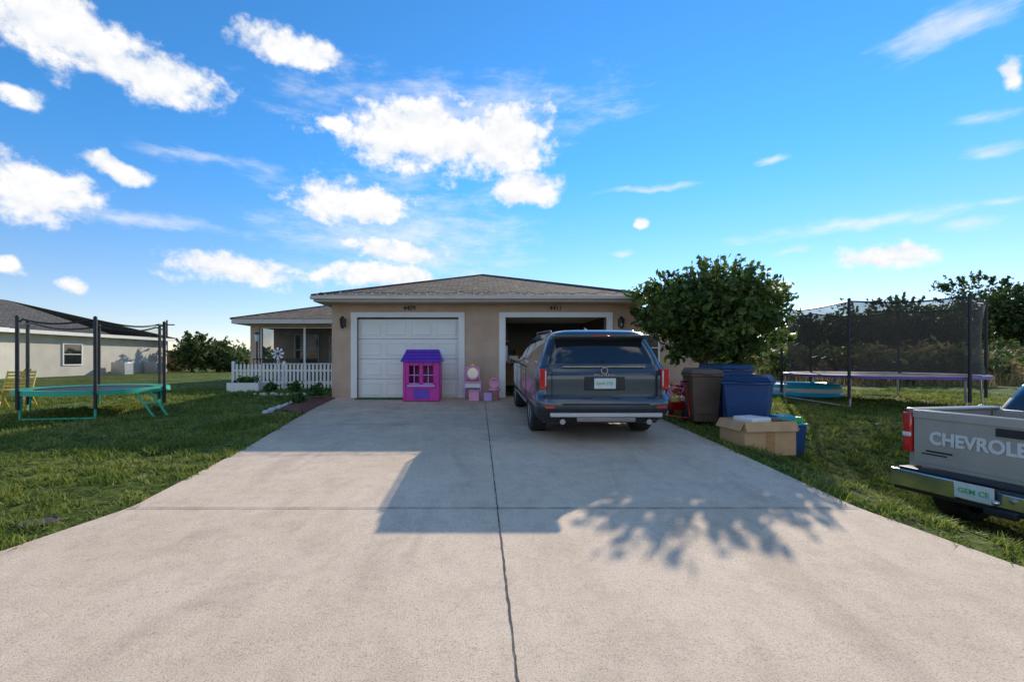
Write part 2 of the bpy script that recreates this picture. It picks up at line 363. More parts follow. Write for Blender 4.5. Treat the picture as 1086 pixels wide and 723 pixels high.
CW=[(1010,30,85,26),(1040,127,50,7),(1045,160,38,10),(1065,211,30,7),(1030,235,50,7),(840,265,25,5),(660,268,14,5),(820,170,20,5),(220,165,90,9),(690,200,60,4),(480,120,190,40),(430,250,160,60),(900,240,160,8),(130,230,120,10)]
f1=clouds(CL)
nz=wn(17,10,(1,2,0),(1,1.25,1),0.62)
dens=mth('MULTIPLY_ADD',mth('SUBTRACT',nz.outputs['Fac'],0.5),1.9,f1)
mk=n.new('ShaderNodeMapRange'); mk.interpolation_type='SMOOTHSTEP'; mk.inputs['From Min'].default_value=0.0; mk.inputs['From Max'].default_value=0.55
l.new(dens,mk.inputs['Value'])
f2=clouds(CW); nz2=wn(14,9,(5,2,0),(0.6,2.2,1),0.65)
d2=mth('MULTIPLY_ADD',mth('SUBTRACT',nz2.outputs['Fac'],0.5),2.2,f2)
mk2=n.new('ShaderNodeMapRange'); mk2.interpolation_type='SMOOTHSTEP'; mk2.inputs['From Min'].default_value=0.1; mk2.inputs['From Max'].default_value=1.2; mk2.inputs['To Max'].default_value=0.6
l.new(d2,mk2.inputs['Value'])
mask=mth('MAXIMUM',mk.outputs[0],mk2.outputs[0])
nb_=n.new('ShaderNodeTexNoise'); nb_.inputs['Scale'].default_value=2.6; nb_.inputs['Detail'].default_value=9; nb_.inputs['Roughness'].default_value=0.6; l.new(D,nb_.inputs['Vector'])  # unseen clouds behind the camera, added as white fill for the facade
mkb=n.new('ShaderNodeMapRange'); mkb.interpolation_type='SMOOTHSTEP'; mkb.inputs['From Min'].default_value=0.50; mkb.inputs['From Max'].default_value=0.62; l.new(nb_.outputs['Fac'],mkb.inputs['Value'])
bk_=n.new('ShaderNodeMapRange'); bk_.inputs['From Min'].default_value=0.05; bk_.inputs['From Max'].default_value=-0.25; l.new(sx.outputs[1],bk_.inputs['Value'])
mask=mth('MAXIMUM',mask,mth('MULTIPLY',mkb.outputs[0],bk_.outputs[0]))
nzs=wn(17,10,(1,2.022,0),(1,1.25,1),0.62)
shd=mth('MULTIPLY_ADD',mth('SUBTRACT',nz.outputs['Fac'],nzs.outputs['Fac']),2.5,0.72,True)
thick=n.new('ShaderNodeMapRange'); thick.inputs['From Min'].default_value=0.1; thick.inputs['From Max'].default_value=0.9; l.new(dens,thick.inputs['Value'])
shd2=mth('MAXIMUM',shd,mth('MULTIPLY',thick.outputs[0],0.9),clamp=True)
cc=n.new('ShaderNodeMix'); cc.data_type='RGBA'; l.new(shd2,cc.inputs[0])
cc.inputs[6].default_value=(4.6,5.2,6.0,1); cc.inputs[7].default_value=(7.0,6.9,6.8,1)
hz=n.new('ShaderNodeMapRange'); hz.interpolation_type='SMOOTHSTEP'; hz.inputs['From Min'].default_value=0.0; hz.inputs['From Max'].default_value=0.42; l.new(EL,hz.inputs['Value'])
tg=n.new('ShaderNodeMix'); tg.data_type='RGBA'; l.new(hz.outputs[0],tg.inputs[0]); tg.inputs[6].default_value=(1.15,1.0,1.05,1); tg.inputs[7].default_value=(0.5,1.12,1.45,1)
tint=n.new('ShaderNodeMix'); tint.data_type='RGBA'; tint.blend_type='MULTIPLY'; tint.inputs[0].default_value=1.0
l.new(sky.outputs[0],tint.inputs[6]); l.new(tg.outputs[2],tint.inputs[7])
fin=n.new('ShaderNodeMix'); fin.data_type='RGBA'; l.new(mask,fin.inputs[0]); l.new(tint.outputs[2],fin.inputs[6]); l.new(cc.outputs[2],fin.inputs[7])
l.new(fin.outputs[2],bg.inputs['Color'])

# ---------------------------------------------------------------- terrain
def axis(lo,hi,st,far):
    a=list(np.arange(lo,hi+1e-6,st)); s=st; x=hi
    while x<far: s*=1.35; x+=s; a.append(x)
    s=st; x=lo
    while x>-far: s*=1.35; x-=s; a.insert(0,x)
    return a
xs=axis(-13,15,0.35,1500); ys=axis(-2,16,0.35,1500)
V=[(x,y,gz(x,y)+(0.02*math.sin(x*1.7+y)*math.sin(y*1.3) if (abs(x)>4.2 and y>2) else 0)) for y in ys for x in xs]; nx=len(xs)
F=[(j*nx+i,j*nx+i+1,(j+1)*nx+i+1,(j+1)*nx+i) for j in range(len(ys)-1) for i in range(nx-1)]
me=bpy.data.meshes.new('lawn_ground'); me.from_pydata(V,[],F); me.materials.append(M['lawn'])
g=link(bpy.data.objects.new('lawn_ground',me)); me.polygons.foreach_set('use_smooth',[True]*len(F))
LE=[(-1.5,-7.5),(0.5,-6.0),(1.5,-4.6),(2.3,-3.85),(3.1,-3.32),(4.0,-3.05),(6.4,-3.22),(8,-3.42),(10,-3.65),(12.3,-3.8)]
RE=[(-1.5,7.2),(0.5,5.6),(1.5,4.4),(2.3,3.75),(2.93,3.5),(4,3.33),(6.4,3.45),(8.7,3.52),(10,3.6),(12.3,3.75)]
def itp(T,y): return float(np.interp(y,[t[0] for t in T],[t[1] for t in T]))
yy=list(np.arange(-1.5,12.301,0.15)); NX=30; V=[];F=[]
for y in yy:
    a,b=itp(LE,y),itp(RE,y)
    for i in range(NX+1):
        V.append((a+(b-a)*i/NX,y,S*max(y,-1)+0.02))
W_=NX+1
for j in range(len(yy)-1):
    for i in range(NX): F.append((j*W_+i,j*W_+i+1,(j+1)*W_+i+1,(j+1)*W_+i))
nb=len(V)
for j,y in enumerate(yy):
    V.append((V[j*W_][0],y,V[j*W_][2]-0.2)); V.append((V[j*W_+NX][0],y,V[j*W_+NX][2]-0.35))
for j in range(len(yy)-1):
    F.append((j*W_,(j+1)*W_,nb+2*(j+1),nb+2*j)); F.append((j*W_+NX,nb+2*j+1,nb+2*j+3,(j+1)*W_+NX))
me=bpy.data.meshes.new('driveway'); me.from_pydata(V,[],F); me.materials.append(M['concrete'])
dw=empty('concrete_driveway'); link(bpy.data.objects.new('slab',me),dw)
def strip(pts,w,mat,z=0.0245):
    mb=MB(); vs=[];fs=[]
    for i,(x,y) in enumerate(pts):
        p=pts[min(i+1,len(pts)-1)];q=pts[max(i-1,0)]
        d=Vector((p[0]-q[0],p[1]-q[1])).normalized(); nn=Vector((-d.y,d.x)); ww=w*random.uniform(0.5,1.3)/2
        vs.append((x+nn.x*ww,y+nn.y*ww,S*max(y,-1)+z)); vs.append((x-nn.x*ww,y-nn.y*ww,S*max(y,-1)+z))
    for i in range(len(pts)-1): fs.append((2*i,2*i+1,2*i+3,2*i+2))
    mb.add(vs,fs,mat); return mb
strip([(0.17+random.uniform(-.003,.003),y) for y in np.arange(-1.4,12.25,0.04)],0.010,'joint').obj('control_joint_long',dw)
for k,yj in enumerate((3.97,8.1,0.0)):
    strip([(x,yj+random.uniform(-.002,.002)) for x in np.arange(itp(LE,yj)+.01,itp(RE,yj),0.06)],0.011,'joint',0.0285).obj('control_joint_cross',dw)
mb=MB(); mb.box(-400,400,-8.5,-1.5,-0.15,-0.02,'asphalt'); mb.obj('road')

# ---------------------------------------------------------------- grass blades
def edgeL(y): return np.interp(y,[t[0] for t in LE],[t[1] for t in LE])
def edgeR(y): return np.interp(y,[t[0] for t in RE],[t[1] for t in RE])
def grass_pts(n,x0,x1,y0,y1):
    u=RNG.uniform(0,1,n); y=y0*(y1/y0)**u; x=RNG.uniform(x0,x1,n); return x,y
X1,Y1=grass_pts(230000,-15,-2.9,2.2,16); k=(X1<edgeL(Y1)+0.02+0.05*np.sin(Y1*9)*np.sin(Y1*23))&(X1>-1.12*Y1-0.8)&~((Y1>9.3)&(X1>-4.6)); X1,Y1=X1[k],Y1[k]
X2,Y2=grass_pts(180000,3.2,15,2.0,15); k=(X2>edgeR(Y2)-0.02+0.05*np.sin(Y2*8)*np.sin(Y2*21))&(X2<1.28*Y2+0.8); X2,Y2=X2[k],Y2[k]
gx=np.concatenate([X1,X2]); gy=np.concatenate([Y1,Y2])
def vnoise(x,y,s,seed):
    rg=np.random.default_rng(seed); T=rg.uniform(0,1,(256,256)); u=x*s+97.3; v=y*s+41.7
    i=np.floor(u).astype(int); j=np.floor(v).astype(int); fu=u-i; fv=v-j; fu=fu*fu*(3-2*fu); fv=fv*fv*(3-2*fv)
    g=lambda a,b:T[a%256,b%256]
    return (g(i,j)*(1-fu)+g(i+1,j)*fu)*(1-fv)+(g(i,j+1)*(1-fu)+g(i+1,j+1)*fu)*fv
cl=0.5*vnoise(gx,gy,6.5,1)+0.3*vnoise(gx,gy,2.3,2)+0.2*vnoise(gx,gy,14,3)
cl=np.clip((cl-0.32)/0.34,0,1)
k=RNG.uniform(0,1,len(gx))<(0.12+0.88*cl); gx,gy,cl=gx[k],gy[k],cl[k]
gzv=np.array([gz(a,b) for a,b in zip(gx,gy)])
N=len(gx); h=RNG.uniform(0.018,0.055,N)*(0.4+1.35*cl)*(1+gy*0.015); w=RNG.uniform(0.004,0.008,N)*(1+gy*0.12)
th=RNG.uniform(0,2*np.pi,N); lean=RNG.normal(0,0.03,(N,2))*1.3
A=np.stack([gx-np.cos(th)*w,gy-np.sin(th)*w,gzv-0.005],1); B=np.stack([gx+np.cos(th)*w,gy+np.sin(th)*w,gzv-0.005],1)
C=np.stack([gx+lean[:,0],gy+lean[:,1],gzv+h],1)
gm=leafmat('grass_blades',[(0.06,0.095,0.014),(0.135,0.185,0.026),(0.25,0.28,0.05),(0.46,0.38,0.14)],0.42,0.9,0.6)
npmesh('grass',np.stack([A,B,C],1).reshape(-1,3),3,gm)

# ---------------------------------------------------------------- duplex house
H=0.385
hs=empty('duplex_house',(0,0,0))
mb=MB(); T=2.60
Zt=H+T
x0,x1=-3.95,4.3
for a,b,z0,z1 in ((x0,-3.26,0.1,Zt),(-0.53,0.74,0.1,Zt),(3.46,x1,0.1,Zt),(-3.26,-0.53,H+2.17,Zt),(0.74,3.46,H+2.17,Zt)):
    mb.box(a,b,12.3,12.5,z0,z1,'stucco')
mb.box(x0,x0+.2,12.5,20.5,0.1,Zt,'stucco'); mb.box(x1-.2,x1,12.5,18.5,0.1,Zt,'stucco')
mb.box(4.3,9.2,18.5,18.7,0.1,Zt,'stucco'); mb.box(9.0,9.2,18.7,27.4,0.1,Zt,'stucco'); mb.box(-9.2,9.2,27.4,27.6,0.1,Zt,'stucco')
mb.box(-9.2,-9.0,20.5,27.4,0.1,Zt,'stucco'); mb.box(-9.0,-3.95,20.5,20.7,0.1,Zt,'stucco')
mb.box(-9.2,-8.85,18.4,18.75,0.1,Zt-.25,'stucco'); mb.box(-9.2,-3.95,18.4,18.7,Zt-.25,Zt,'stucco'); mb.box(-9.2,-8.95,18.7,20.5,Zt-.25,Zt,'stucco')
mb.box(-5.1,-3.95,18.45,18.65,0.1,Zt-.25,'stucco')
mb.obj('walls',hs)
mb=MB()
mb.box(0.55,4.1,12.5,18.4,0.2,H+0.012,'concrete'); mb.box(0.2,0.3,12.5,18.4,0.2,Zt,'drywall'); mb.box(0.3,4.1,18.3,18.4,0.2,Zt,'drywall')
mb.box(-3.7,4.1,12.5,18.4,Zt+.01,Zt+.05,'drywall'); mb.box(-9,-4,18.7,20.5,0.2,H+.02,'concrete')
mb.obj('interior',hs)
def quad_uv(mb_faces,name,mat,parent):
    vs=[];fs=[];uv=[]
    for poly in mb_faces:
        b=len(vs); P=[Vector(p) for p in poly]; vs+=P; fs.append(tuple(range(b,b+len(P))))
        nn=(P[1]-P[0]).cross(P[2]-P[0]).normalized()
        if nn.z<0: nn=-nn
        hdir=Vector((-nn.y,nn.x,0)).normalized() if abs(nn.z)<.999 else Vector((1,0,0)); udir=nn.cross(hdir)
        uv+=[(p.dot(hdir),p.dot(udir)) for p in P]
    me=bpy.data.meshes.new(name); me.from_pydata([tuple(v) for v in vs],[],fs); me.materials.append(mat)
    ul=me.uv_layers.new(name='UV'); 
    for i,q in enumerate(uv): ul.data[i].uv=q
    me.update(); return link(bpy.data.objects.new(name,me),parent)
def hip(xa,xb,ya,yb,ze,s,front_only_back=None):
    w=(xb-xa)/2; cx=(xa+xb)/2; zr=ze+s*w
    if front_only_back is not None:
        yr=ya+w; yb=front_only_back
        return [[(xa,ya,ze),(xb,ya,ze),(cx,yr,zr)],[(xb,ya,ze),(xb,yb,ze),(cx,yb,zr),(cx,yr,zr)],[(xa,yb,ze),(xa,ya,ze),(cx,yr,zr),(cx,yb,zr)]]
    d=(yb-ya)/2; cy=(ya+yb)/2; zr=ze+s*d
    return [[(xa,ya,ze),(xb,ya,ze),(xb-d,cy,zr),(xa+d,cy,zr)],[(xb,ya,ze),(xb,yb,ze),(xb-d,cy,zr)],[(xb,yb,ze),(xa,yb,ze),(xa+d,cy,zr),(xb-d,cy,zr)],[(xa,yb,ze),(xa,ya,ze),(xa+d,cy,zr)]]
ZE=H+2.68; RS=.30
quad_uv(hip(-4.28,4.62,11.7,0,ZE,RS,22.0),'garage_roof',M['roof'],hs)
quad_uv(hip(-9.75,9.75,17.9,28.2,ZE-.05,0.29),'main_roof',M['roof'],hs)
mb=MB()
zf=ZE-.012
mb.box(-4.24,4.58,11.72,11.76,zf-.14,zf,'fascia'); mb.box(-4.24,-4.2,11.76,17.9,zf-.14,zf,'fascia'); mb.box(4.54,4.58,11.76,17.9,zf-.14,zf,'fascia')
mb.box(-4.2,4.54,11.76,12.3,zf-.13,zf-.11,'fascia'); mb.box(-4.2,-3.95,12.3,17.9,zf-.13,zf-.11,'fascia'); mb.box(4.3,4.54,12.3,17.9,zf-.13,zf-.11,'fascia')
zm=zf-.05
mb.box(-9.71,-4.26,17.92,17.96,zm-.18,zm,'fascia'); mb.box(4.6,9.71,17.92,17.96,zm-.18,zm,'fascia'); mb.box(-9.71,-9.67,17.96,28.1,zm-.18,zm,'fascia'); mb.box(9.67,9.71,17.96,28.1,zm-.18,zm,'fascia')
mb.box(-9.67,-3.95,17.96,20.5,zm-.16,zm-.14,'fascia'); mb.box(4.6,9.67,17.96,18.5,zm-.17,zm-.15,'fascia')
mb.obj('fascia_and_soffit',hs)
mb=MB()
mb.box(-4.3,4.64,11.62,11.715,ZE-.10,ZE-.01,'fascia'); mb.obj('gutter',hs,bevel=.015)
mb=MB(); pts=[(-4.1+i*0.1,11.60+0.02*math.sin(i),ZE+.03+0.07*abs(math.sin(i*1.9))*random.random()) for i in range(87)]; mb.tube(pts,0.007,'black',5)
for p in pts[::2]: mb.sph((p[0],p[1],p[2]-.02),.016,.016,.022,'white',6,4)
mb.obj('string_lights',hs)
mb=MB()
for p,q in (((-4.28,11.7,ZE),(0.17,16.15,ZE+RS*4.45)),((4.62,11.7,ZE),(0.17,16.15,ZE+RS*4.45)),((0.17,16.15,ZE+RS*4.45),(0.17,21,ZE+RS*4.45)),((-9.75,17.9,ZE-.05),(-4.6,23.05,ZE-.05+.29*5.15)),((9.75,17.9,ZE-.05),(4.6,23.05,ZE-.05+.29*5.15))):
    mb.cyl(p,q,0.04,'roof',n=6)
mb.obj('ridge_caps',hs)
for nm,a,b in (('garage_frame',-3.26,-0.53),('garage_frame',0.74,3.46)):
    mb=MB(); w=.17; zt=H+2.17
    mb.box(a-w,a,12.26,12.38,0.3,zt,'white'); mb.box(b,b+w,12.26,12.38,0.3,zt,'white'); mb.box(a-w,b+w,12.255,12.38,zt,zt+.14,'white')
    mb.obj(nm,hs,bevel=0.006)
mb=MB(); a,b=-3.26,-0.53; hh=2.17/4
for r in range(4):
    mb.box(a,b,12.40,12.44,H-.03+r*hh+.004,H-.03+(r+1)*hh-.004,'doorwhite')
    for c in range(4):
        cw=(b-a)/4; xa=a+c*cw+.07; xb=a+(c+1)*cw-.07; za=H-.03+r*hh+.1; zb=H-.03+(r+1)*hh-.1
        for q in ((xa,xb,za,za+.03),(xa,xb,zb-.03,zb),(xa,xa+.03,za+.03,zb-.03),(xb-.03,xb,za+.03,zb-.03)): mb.box(q[0],q[1],12.387,12.4,q[2],q[3],'doorwhite')
mb.box(a,b,12.398,12.42,H-.05,H+.0,'black')
mb.obj('garage_door_closed',hs,bevel=0.005)
mb=MB()
for r in range(4): mb.box(0.78,3.42,12.55+r*.55,13.08+r*.55,H+2.2,H+2.24,'doorwhite')
mb.obj('garage_door_open',hs,bevel=0.005)
mb=MB()
rr=random.Random(4)
mb.box(0.35,0.9,13.2,16.8,H+.95,H+.98,'wood'); mb.box(0.35,0.9,13.2,16.8,H+1.55,H+1.58,'wood')
for zz in (H+.02,H+.98,H+1.58):
    y=13.25
    while y<16.6:
        d=rr.uniform(.25,.5); mb.box(.38,.38+rr.uniform(.3,.5),y,y+d-.03,zz,zz+rr.uniform(.2,.5),rr.choice(['card','white','binblue','wood','steel','red','teal'])); y+=d
x=1.0
while x<4.0:
    d=rr.uniform(.3,.5); mb.box(x,x+d-.03,17.6,18.2,H+.02,H+rr.uniform(.6,2.0),rr.choice(['card','white','wood','steel','black'])); x+=d
mb.obj('garage_storage',hs)
for xx in (-3.62,3.83):
    mb=MB(); z=H+2.02
    mb.box(xx-.05,xx+.05,12.27,12.3,z-.1,z+.12,'black'); mb.cyl((xx,12.27,z+.1),(xx,12.16,z+.17),.012,'black',n=6)
    mb.cyl((xx,12.16,z+.1),(xx,12.16,z+.17),.08,'black',.02,n=8); mb.cyl((xx,12.16,z-.12),(xx,12.16,z+.1),.05,'glass',.07,n=8)
    for i in range(6):
        t=i*math.pi/3; mb.cyl((xx+.05*math.cos(t),12.16+.05*math.sin(t),z-.12),(xx+.075*math.cos(t),12.16+.075*math.sin(t),z+.1),.006,'black',n=4)
    mb.cyl((xx,12.16,z-.16),(xx,12.16,z-.12),.02,'black',.055,n=8)
    mb.obj('wall_lantern',hs)
text('house_number','4409',0.17,(-1.85,12.293,H+2.42),(math.pi/2,0,0),'black',hs)
text('house_number','4411',0.17,(2.1,12.293,H+2.42),(math.pi/2,0,0),'black',hs)
def window(xa,xb,za,zb,y,nv=1,nh=1,name='window'):
    mb=MB(); mb.box(xa,xb,y-.012,y-.004,za,zb,'glass')
    f=.06
    mb.box(xa-f,xb+f,y-.05,y,za-f,za,'white'); mb.box(xa-f,xb+f,y-.05,y,zb,zb+f,'white'); mb.box(xa-f,xa,y-.05,y,za,zb,'white'); mb.box(xb,xb+f,y-.05,y,za,zb,'white')
    for i in range(1,nv+1):
        x=xa+(xb-xa)*i/(nv+1); mb.box(x-.02,x+.02,y-.04,y-.013,za,zb,'white')
    for i in range(1,nh+1):
        z=za+(zb-za)*i/(nh+1); mb.box(xa,xb,y-.038,y-.0135,z-.02,z+.02,'white')
    mb.obj(name,hs)
window(5.9,7.3,H+.9,H+2.1,18.5,1,1); window(-8.2,-7.2,H+.8,H+2.1,20.5,0,1)
mb=MB(); mb.box(-6.7,-5.75,20.44,20.49,H,H+2.1,'white'); mb.box(-6.6,-5.85,20.43,20.44,H+1.0,H+1.95,'glass'); mb.obj('front_door',hs)
mb=MB()
for x in (-8.82,-7.05,-5.15): mb.box(x-.04,x+.04,18.5,18.56,H,Zt-.25,'white')
for z in (H+.02,H+.85,Zt-.29): mb.box(-8.78,-5.19,18.505,18.555,z-.02,z+.02,'white')
mb.obj('porch_screen_frame',hs)
mb=MB(); mb.box(-8.8,-5.2,18.53,18.532,H,Zt-.3,'screen'); mb.obj('porch_screen',hs)
go=empty('garden_windmill',(-7.15,16.3,gz(-7,16.3))); mb=MB()
mb.cyl((-.12,0,0),(0,0,1.2),.015,'white',n=6); mb.cyl((.12,0,0),(0,0,1.2),.015,'white',n=6)
for i in range(8):
    t=i*math.pi/4; c_,s_=math.cos(t),math.sin(t); p=Vector((c_,0,s_)); q=Vector((-s_,0,c_))
    v=[p*.05+q*.01,p*.22+q*.055,p*.22-q*.04,p*.05-q*.02]; v=[(a_.x,-.06+.03*(k_%2),1.22+a_.z) for k_,a_ in enumerate(v)]; mb.add(v,[(0,1,2,3)],'white')
mb.cyl((0,-.08,1.22),(0,.05,1.22),.04,'binblue'); mb.obj('tower_and_vanes',go)
go=empty('garden_lamp_post',(-8.35,17.2,gz(-8,17))); mb=MB(); mb.cyl((0,0,0),(0,0,1.7),.03,'black',n=8); mb.cyl((0,0,1.7),(0,0,1.95),.07,'plate',.1,n=6); mb.cyl((0,0,1.95),(0,0,2.05),.12,'black',.02,n=6); mb.obj('post_and_lantern',go)
go=empty('porch_chair',(-8.1,19.6,H+.02)); mb=MB()
mb.box(-.3,.3,-.28,.28,.38,.44,'wood'); mb.box(-.3,.3,.24,.29,.44,1.0,'wood')
for xx in(-.28,.24):
    for yq in(-.26,.22): mb.box(xx,xx+.05,yq,yq+.05,0,.38,'wood')
    mb.box(xx,xx+.05,-.27,.24,.6,.64,'wood')
mb.obj('seat_and_back',go)

pf=empty('picket_fence'); mb=MB(); x=-8.4
while x<-4.95:
    z=gz(x,15.6); mb.box(x,x+.07,15.55,15.57,z,z+.82,'white'); mb.add([(x,15.55,z+.82),(x+.07,15.55,z+.82),(x+.035,15.55,z+.88),(x,15.57,z+.82),(x+.07,15.57,z+.82),(x+.035,15.57,z+.88)],[(0,1,2),(3,5,4),(0,2,5,3),(1,4,5,2)],'white'); x+=.13
mb.obj('pickets',pf)
mb=MB(); mb.box(-8.4,-4.95,15.572,15.61,.403+.2,.403+.27,'white'); mb.box(-8.4,-4.95,15.572,15.61,.403+.6,.403+.67,'white'); 
for x in (-8.45,-6.7,-4.94): mb.box(x,x+.09,15.612,15.7,.35,.403+.95,'white')
mb.obj('rails_and_posts',pf)
mb=MB()
for i in range(14):
    mb.box(-8.6+i*.14,-8.58+i*.14,17.4,17.42,.4,1.45,'black')
mb.box(-8.6,-6.76,17.42,17.44,1.4,1.44,'black'); mb.box(-8.6,-6.76,17.42,17.44,.6,.64,'black'); mb.obj('metal_garden_fence')

mb=MB(); vs=[];fs=[]
ysb=np.arange(9.4,12.25,.1)
for y in ysb:
    e_=itp(LE,y)-.02
    for i in range(6): vs.append((e_-.75*i/5*(min(1,(y-9.3)/.8)),y,gz(0,y)+.012+.05*math.sin(math.pi*i/5)+random.uniform(0,.02)))
for j in range(len(ysb)-1):
    for i in range(5): fs.append((j*6+i,j*6+i+1,(j+1)*6+i+1,(j+1)*6+i))
mb.add(vs,fs,'mulch'); mb.obj('mulch_bed')
se=MB()
for y in np.arange(9.5,12.2,.17):
    r=random.uniform(.05,.08); se.sph((itp(LE,y)-.82+random.uniform(-.03,.03),y,gz(0,y)+.03),r,r*1.1,r*.7,'stone',8,5)
for i in range(10): 
    r=random.uniform(.05,.09); se.sph((-4.9-i*.16,12.9+random.uniform(-.1,.1),.43),r,r,r*.7,'stone',8,5)
se.obj('stone_edging',smooth=True)
pm=leafmat('shrub_leaf',[(0.03,0.07,0.012),(0.07,0.14,0.03),(0.12,0.2,0.04)],0.3,2)
for (px,py,r) in ((-4.15,11.7,.22),(-4.3,10.9,.15),(-5.3,13.2,.2),(-6.2,13.6,.18)):
    P,Q=crown_pts((px,py,gz(px,py)+r),(r,r,r),40,14,.04,-.3,.3); e=empty('small_shrub'); npmesh('leaves',leaf_quads(Q,.05),4,pm,e)
mb=MB(); mb.box(-7.9,-6.9,14.3,14.7,gz(-7,14),gz(-7,14)+.28,'white'); mb.box(-7.85,-6.95,14.35,14.65,gz(-7,14)+.281,gz(-7,14)+.285,'mulch')
pe=empty('planter_box'); mb.obj('box',pe,bevel=.01)
P,Q=crown_pts((-7.4,14.5,gz(-7,14)+.35),(.42,.15,.16),40,12,.04,-.2,.3); npmesh('leaves',leaf_quads(Q,.05),4,pm,pe)
mb=MB(); mb.box(-3.2,-1.95,11.75,12.22,S*12+.024,S*12+.036,'turf'); mb.obj('door_mat')
mb=MB(); q_=gz(-3.55,3.68); mb.cyl((-3.55,3.68,q_),(-3.55,3.68,q_+.02),.12,'cover',n=20); mb.torus((-3.55,3.68,q_+.018),(0,0,1),.12,.01,'cover',20,6); mb.obj('utility_cover')

# ---------------------------------------------------------------- neighbouring house
nh=empty('neighbour_house')
mb=MB(); mb.box(-37,-24.6,15,36,0,3.0,'stucco2'); mb.obj('walls',nh)
quad_uv(hip(-37.6,-24.0,14.4,0,3.02,0.33,29.8)+[[(-37.6,36.6,3.02),(-24.0,36.6,3.02),(-30.8,29.8,3.02+.33*6.8)]],'roof',M['roof2'],nh)
mb=MB(); mb.box(-24.04,-24.0,14.4,36.6,2.8,3.0,'white'); mb.box(-24.6,-24.04,14.4,36.6,2.82,2.84,'white'); mb.box(-37.6,-24,14.36,14.4,2.8,3.0,'white')
for y,w,z0,z1 in ((21.5,1.0,1.1,2.2),(27,1.2,1.1,2.3)):
    mb.box(-24.6,-24.57,y,y+w,z0,z1,'glass'); mb.box(-24.6,-24.54,y-.08,y,z0-.08,z1+.08,'white'); mb.box(-24.6,-24.54,y+w,y+w+.08,z0-.08,z1+.08,'white'); mb.box(-24.6,-24.54,y,y+w,z1,z1+.08,'white'); mb.box(-24.6,-24.54,y,y+w,z0-.08,z0,'white'); mb.box(-24.57,-24.55,y,y+w,(z0+z1)/2-.02,(z0+z1)/2+.02,'white')
mb.obj('windows_and_trim',nh)
mb=MB()
for y in (30.0,33): mb.box(-24.2,-23.3,y,y+.8,.35,1.2,'steel')
mb.obj('air_conditioner',bevel=.03)

# ---------------------------------------------------------------- ring loft vehicles
def ring(hw,y0,y1,rr_,rf,bow=0.03,nR=14,nC=5,nS=40,nF=8):
    P=[]
    def arc(cx,cy,r,a0,a1):
        for i in range(1,nC): t=a0+(a1-a0)*i/nC; P.append((cx+r*math.cos(t),cy+r*math.sin(t)))
    for i in range(nR+1): P.append((-(hw-rr_)+2*(hw-rr_)*i/nR,y0))
    arc(hw-rr_,y0+rr_,rr_,-math.pi/2,0)
    for i in range(nS+1): P.append((hw,y0+rr_+(y1-rf-y0-rr_)*i/nS))
    arc(hw-rf,y1-rf,rf,0,math.pi/2)
    for i in range(nF+1): P.append(((hw-rf)-2*(hw-rf)*i/nF,y1))
    arc(-(hw-rf),y1-rf,rf,math.pi/2,math.pi)
    for i in range(nS+1): P.append((-hw,y1-rf-(y1-rf-y0-rr_)*i/nS))
    arc(-(hw-rr_),y0+rr_,rr_,math.pi,1.5*math.pi)
    L=y1-y0; out=[]
    for (x,y) in P:
        t=(y-y0)/L; q=(x/hw)**2
        if t<0.25: y+=bow*q*(1-t/0.25)
        if t>0.75: y-=bow*3*q*((t-0.75)/0.25)
        out.append((x,y))
    return out
def loft(name,levels,classify,mats,parent,cutters=None,bow=.03):
    vs=[];fs=[];ms=[]; nr=None
    for lv in levels:
        z,hw,y0,y1,a,b=lv; R=ring(hw,y0,y1,a,b,bow); nr=len(R)
        vs+=[(x,y,z) for x,y in R]
    for j in range(len(levels)-1):
        for i in range(nr):
            f=(j*nr+i,j*nr+(i+1)%nr,(j+1)*nr+(i+1)%nr,(j+1)*nr+i)
            c=sum((Vector(vs[k]) for k in f),Vector())/4
            fs.append(f); ms.append(classify(c))
    fs.append(tuple(range(nr-1,-1,-1))); ms.append(1); fs.append(tuple((len(levels)-1)*nr+i for i in range(nr))); ms.append(0)
    me=bpy.data.meshes.new(name); me.from_pydata(vs,[],fs)
    for m in mats: me.materials.append(M[m])
    me.polygons.foreach_set('material_index',ms)
    o=link(bpy.data.objects.new(name,me),parent)
    if cutters:
        mb=MB()
        for (y,r,w) in cutters:
            for sgn in (-1,1): mb.cyl((sgn*(w-.33),y,.37),(sgn*(w+.2),y,.37),r,'black',n=40)
        c=mb.obj('cutter'); md=o.modifiers.new('b','BOOLEAN'); md.object=c; md.solver='EXACT'
        dg=bpy.context.evaluated_depsgraph_get(); dg.update()
        nm=bpy.data.meshes.new_from_object(o.evaluated_get(dg)); o.modifiers.clear(); o.data=nm; bpy.data.objects.remove(c)
    shade(o,32); return o
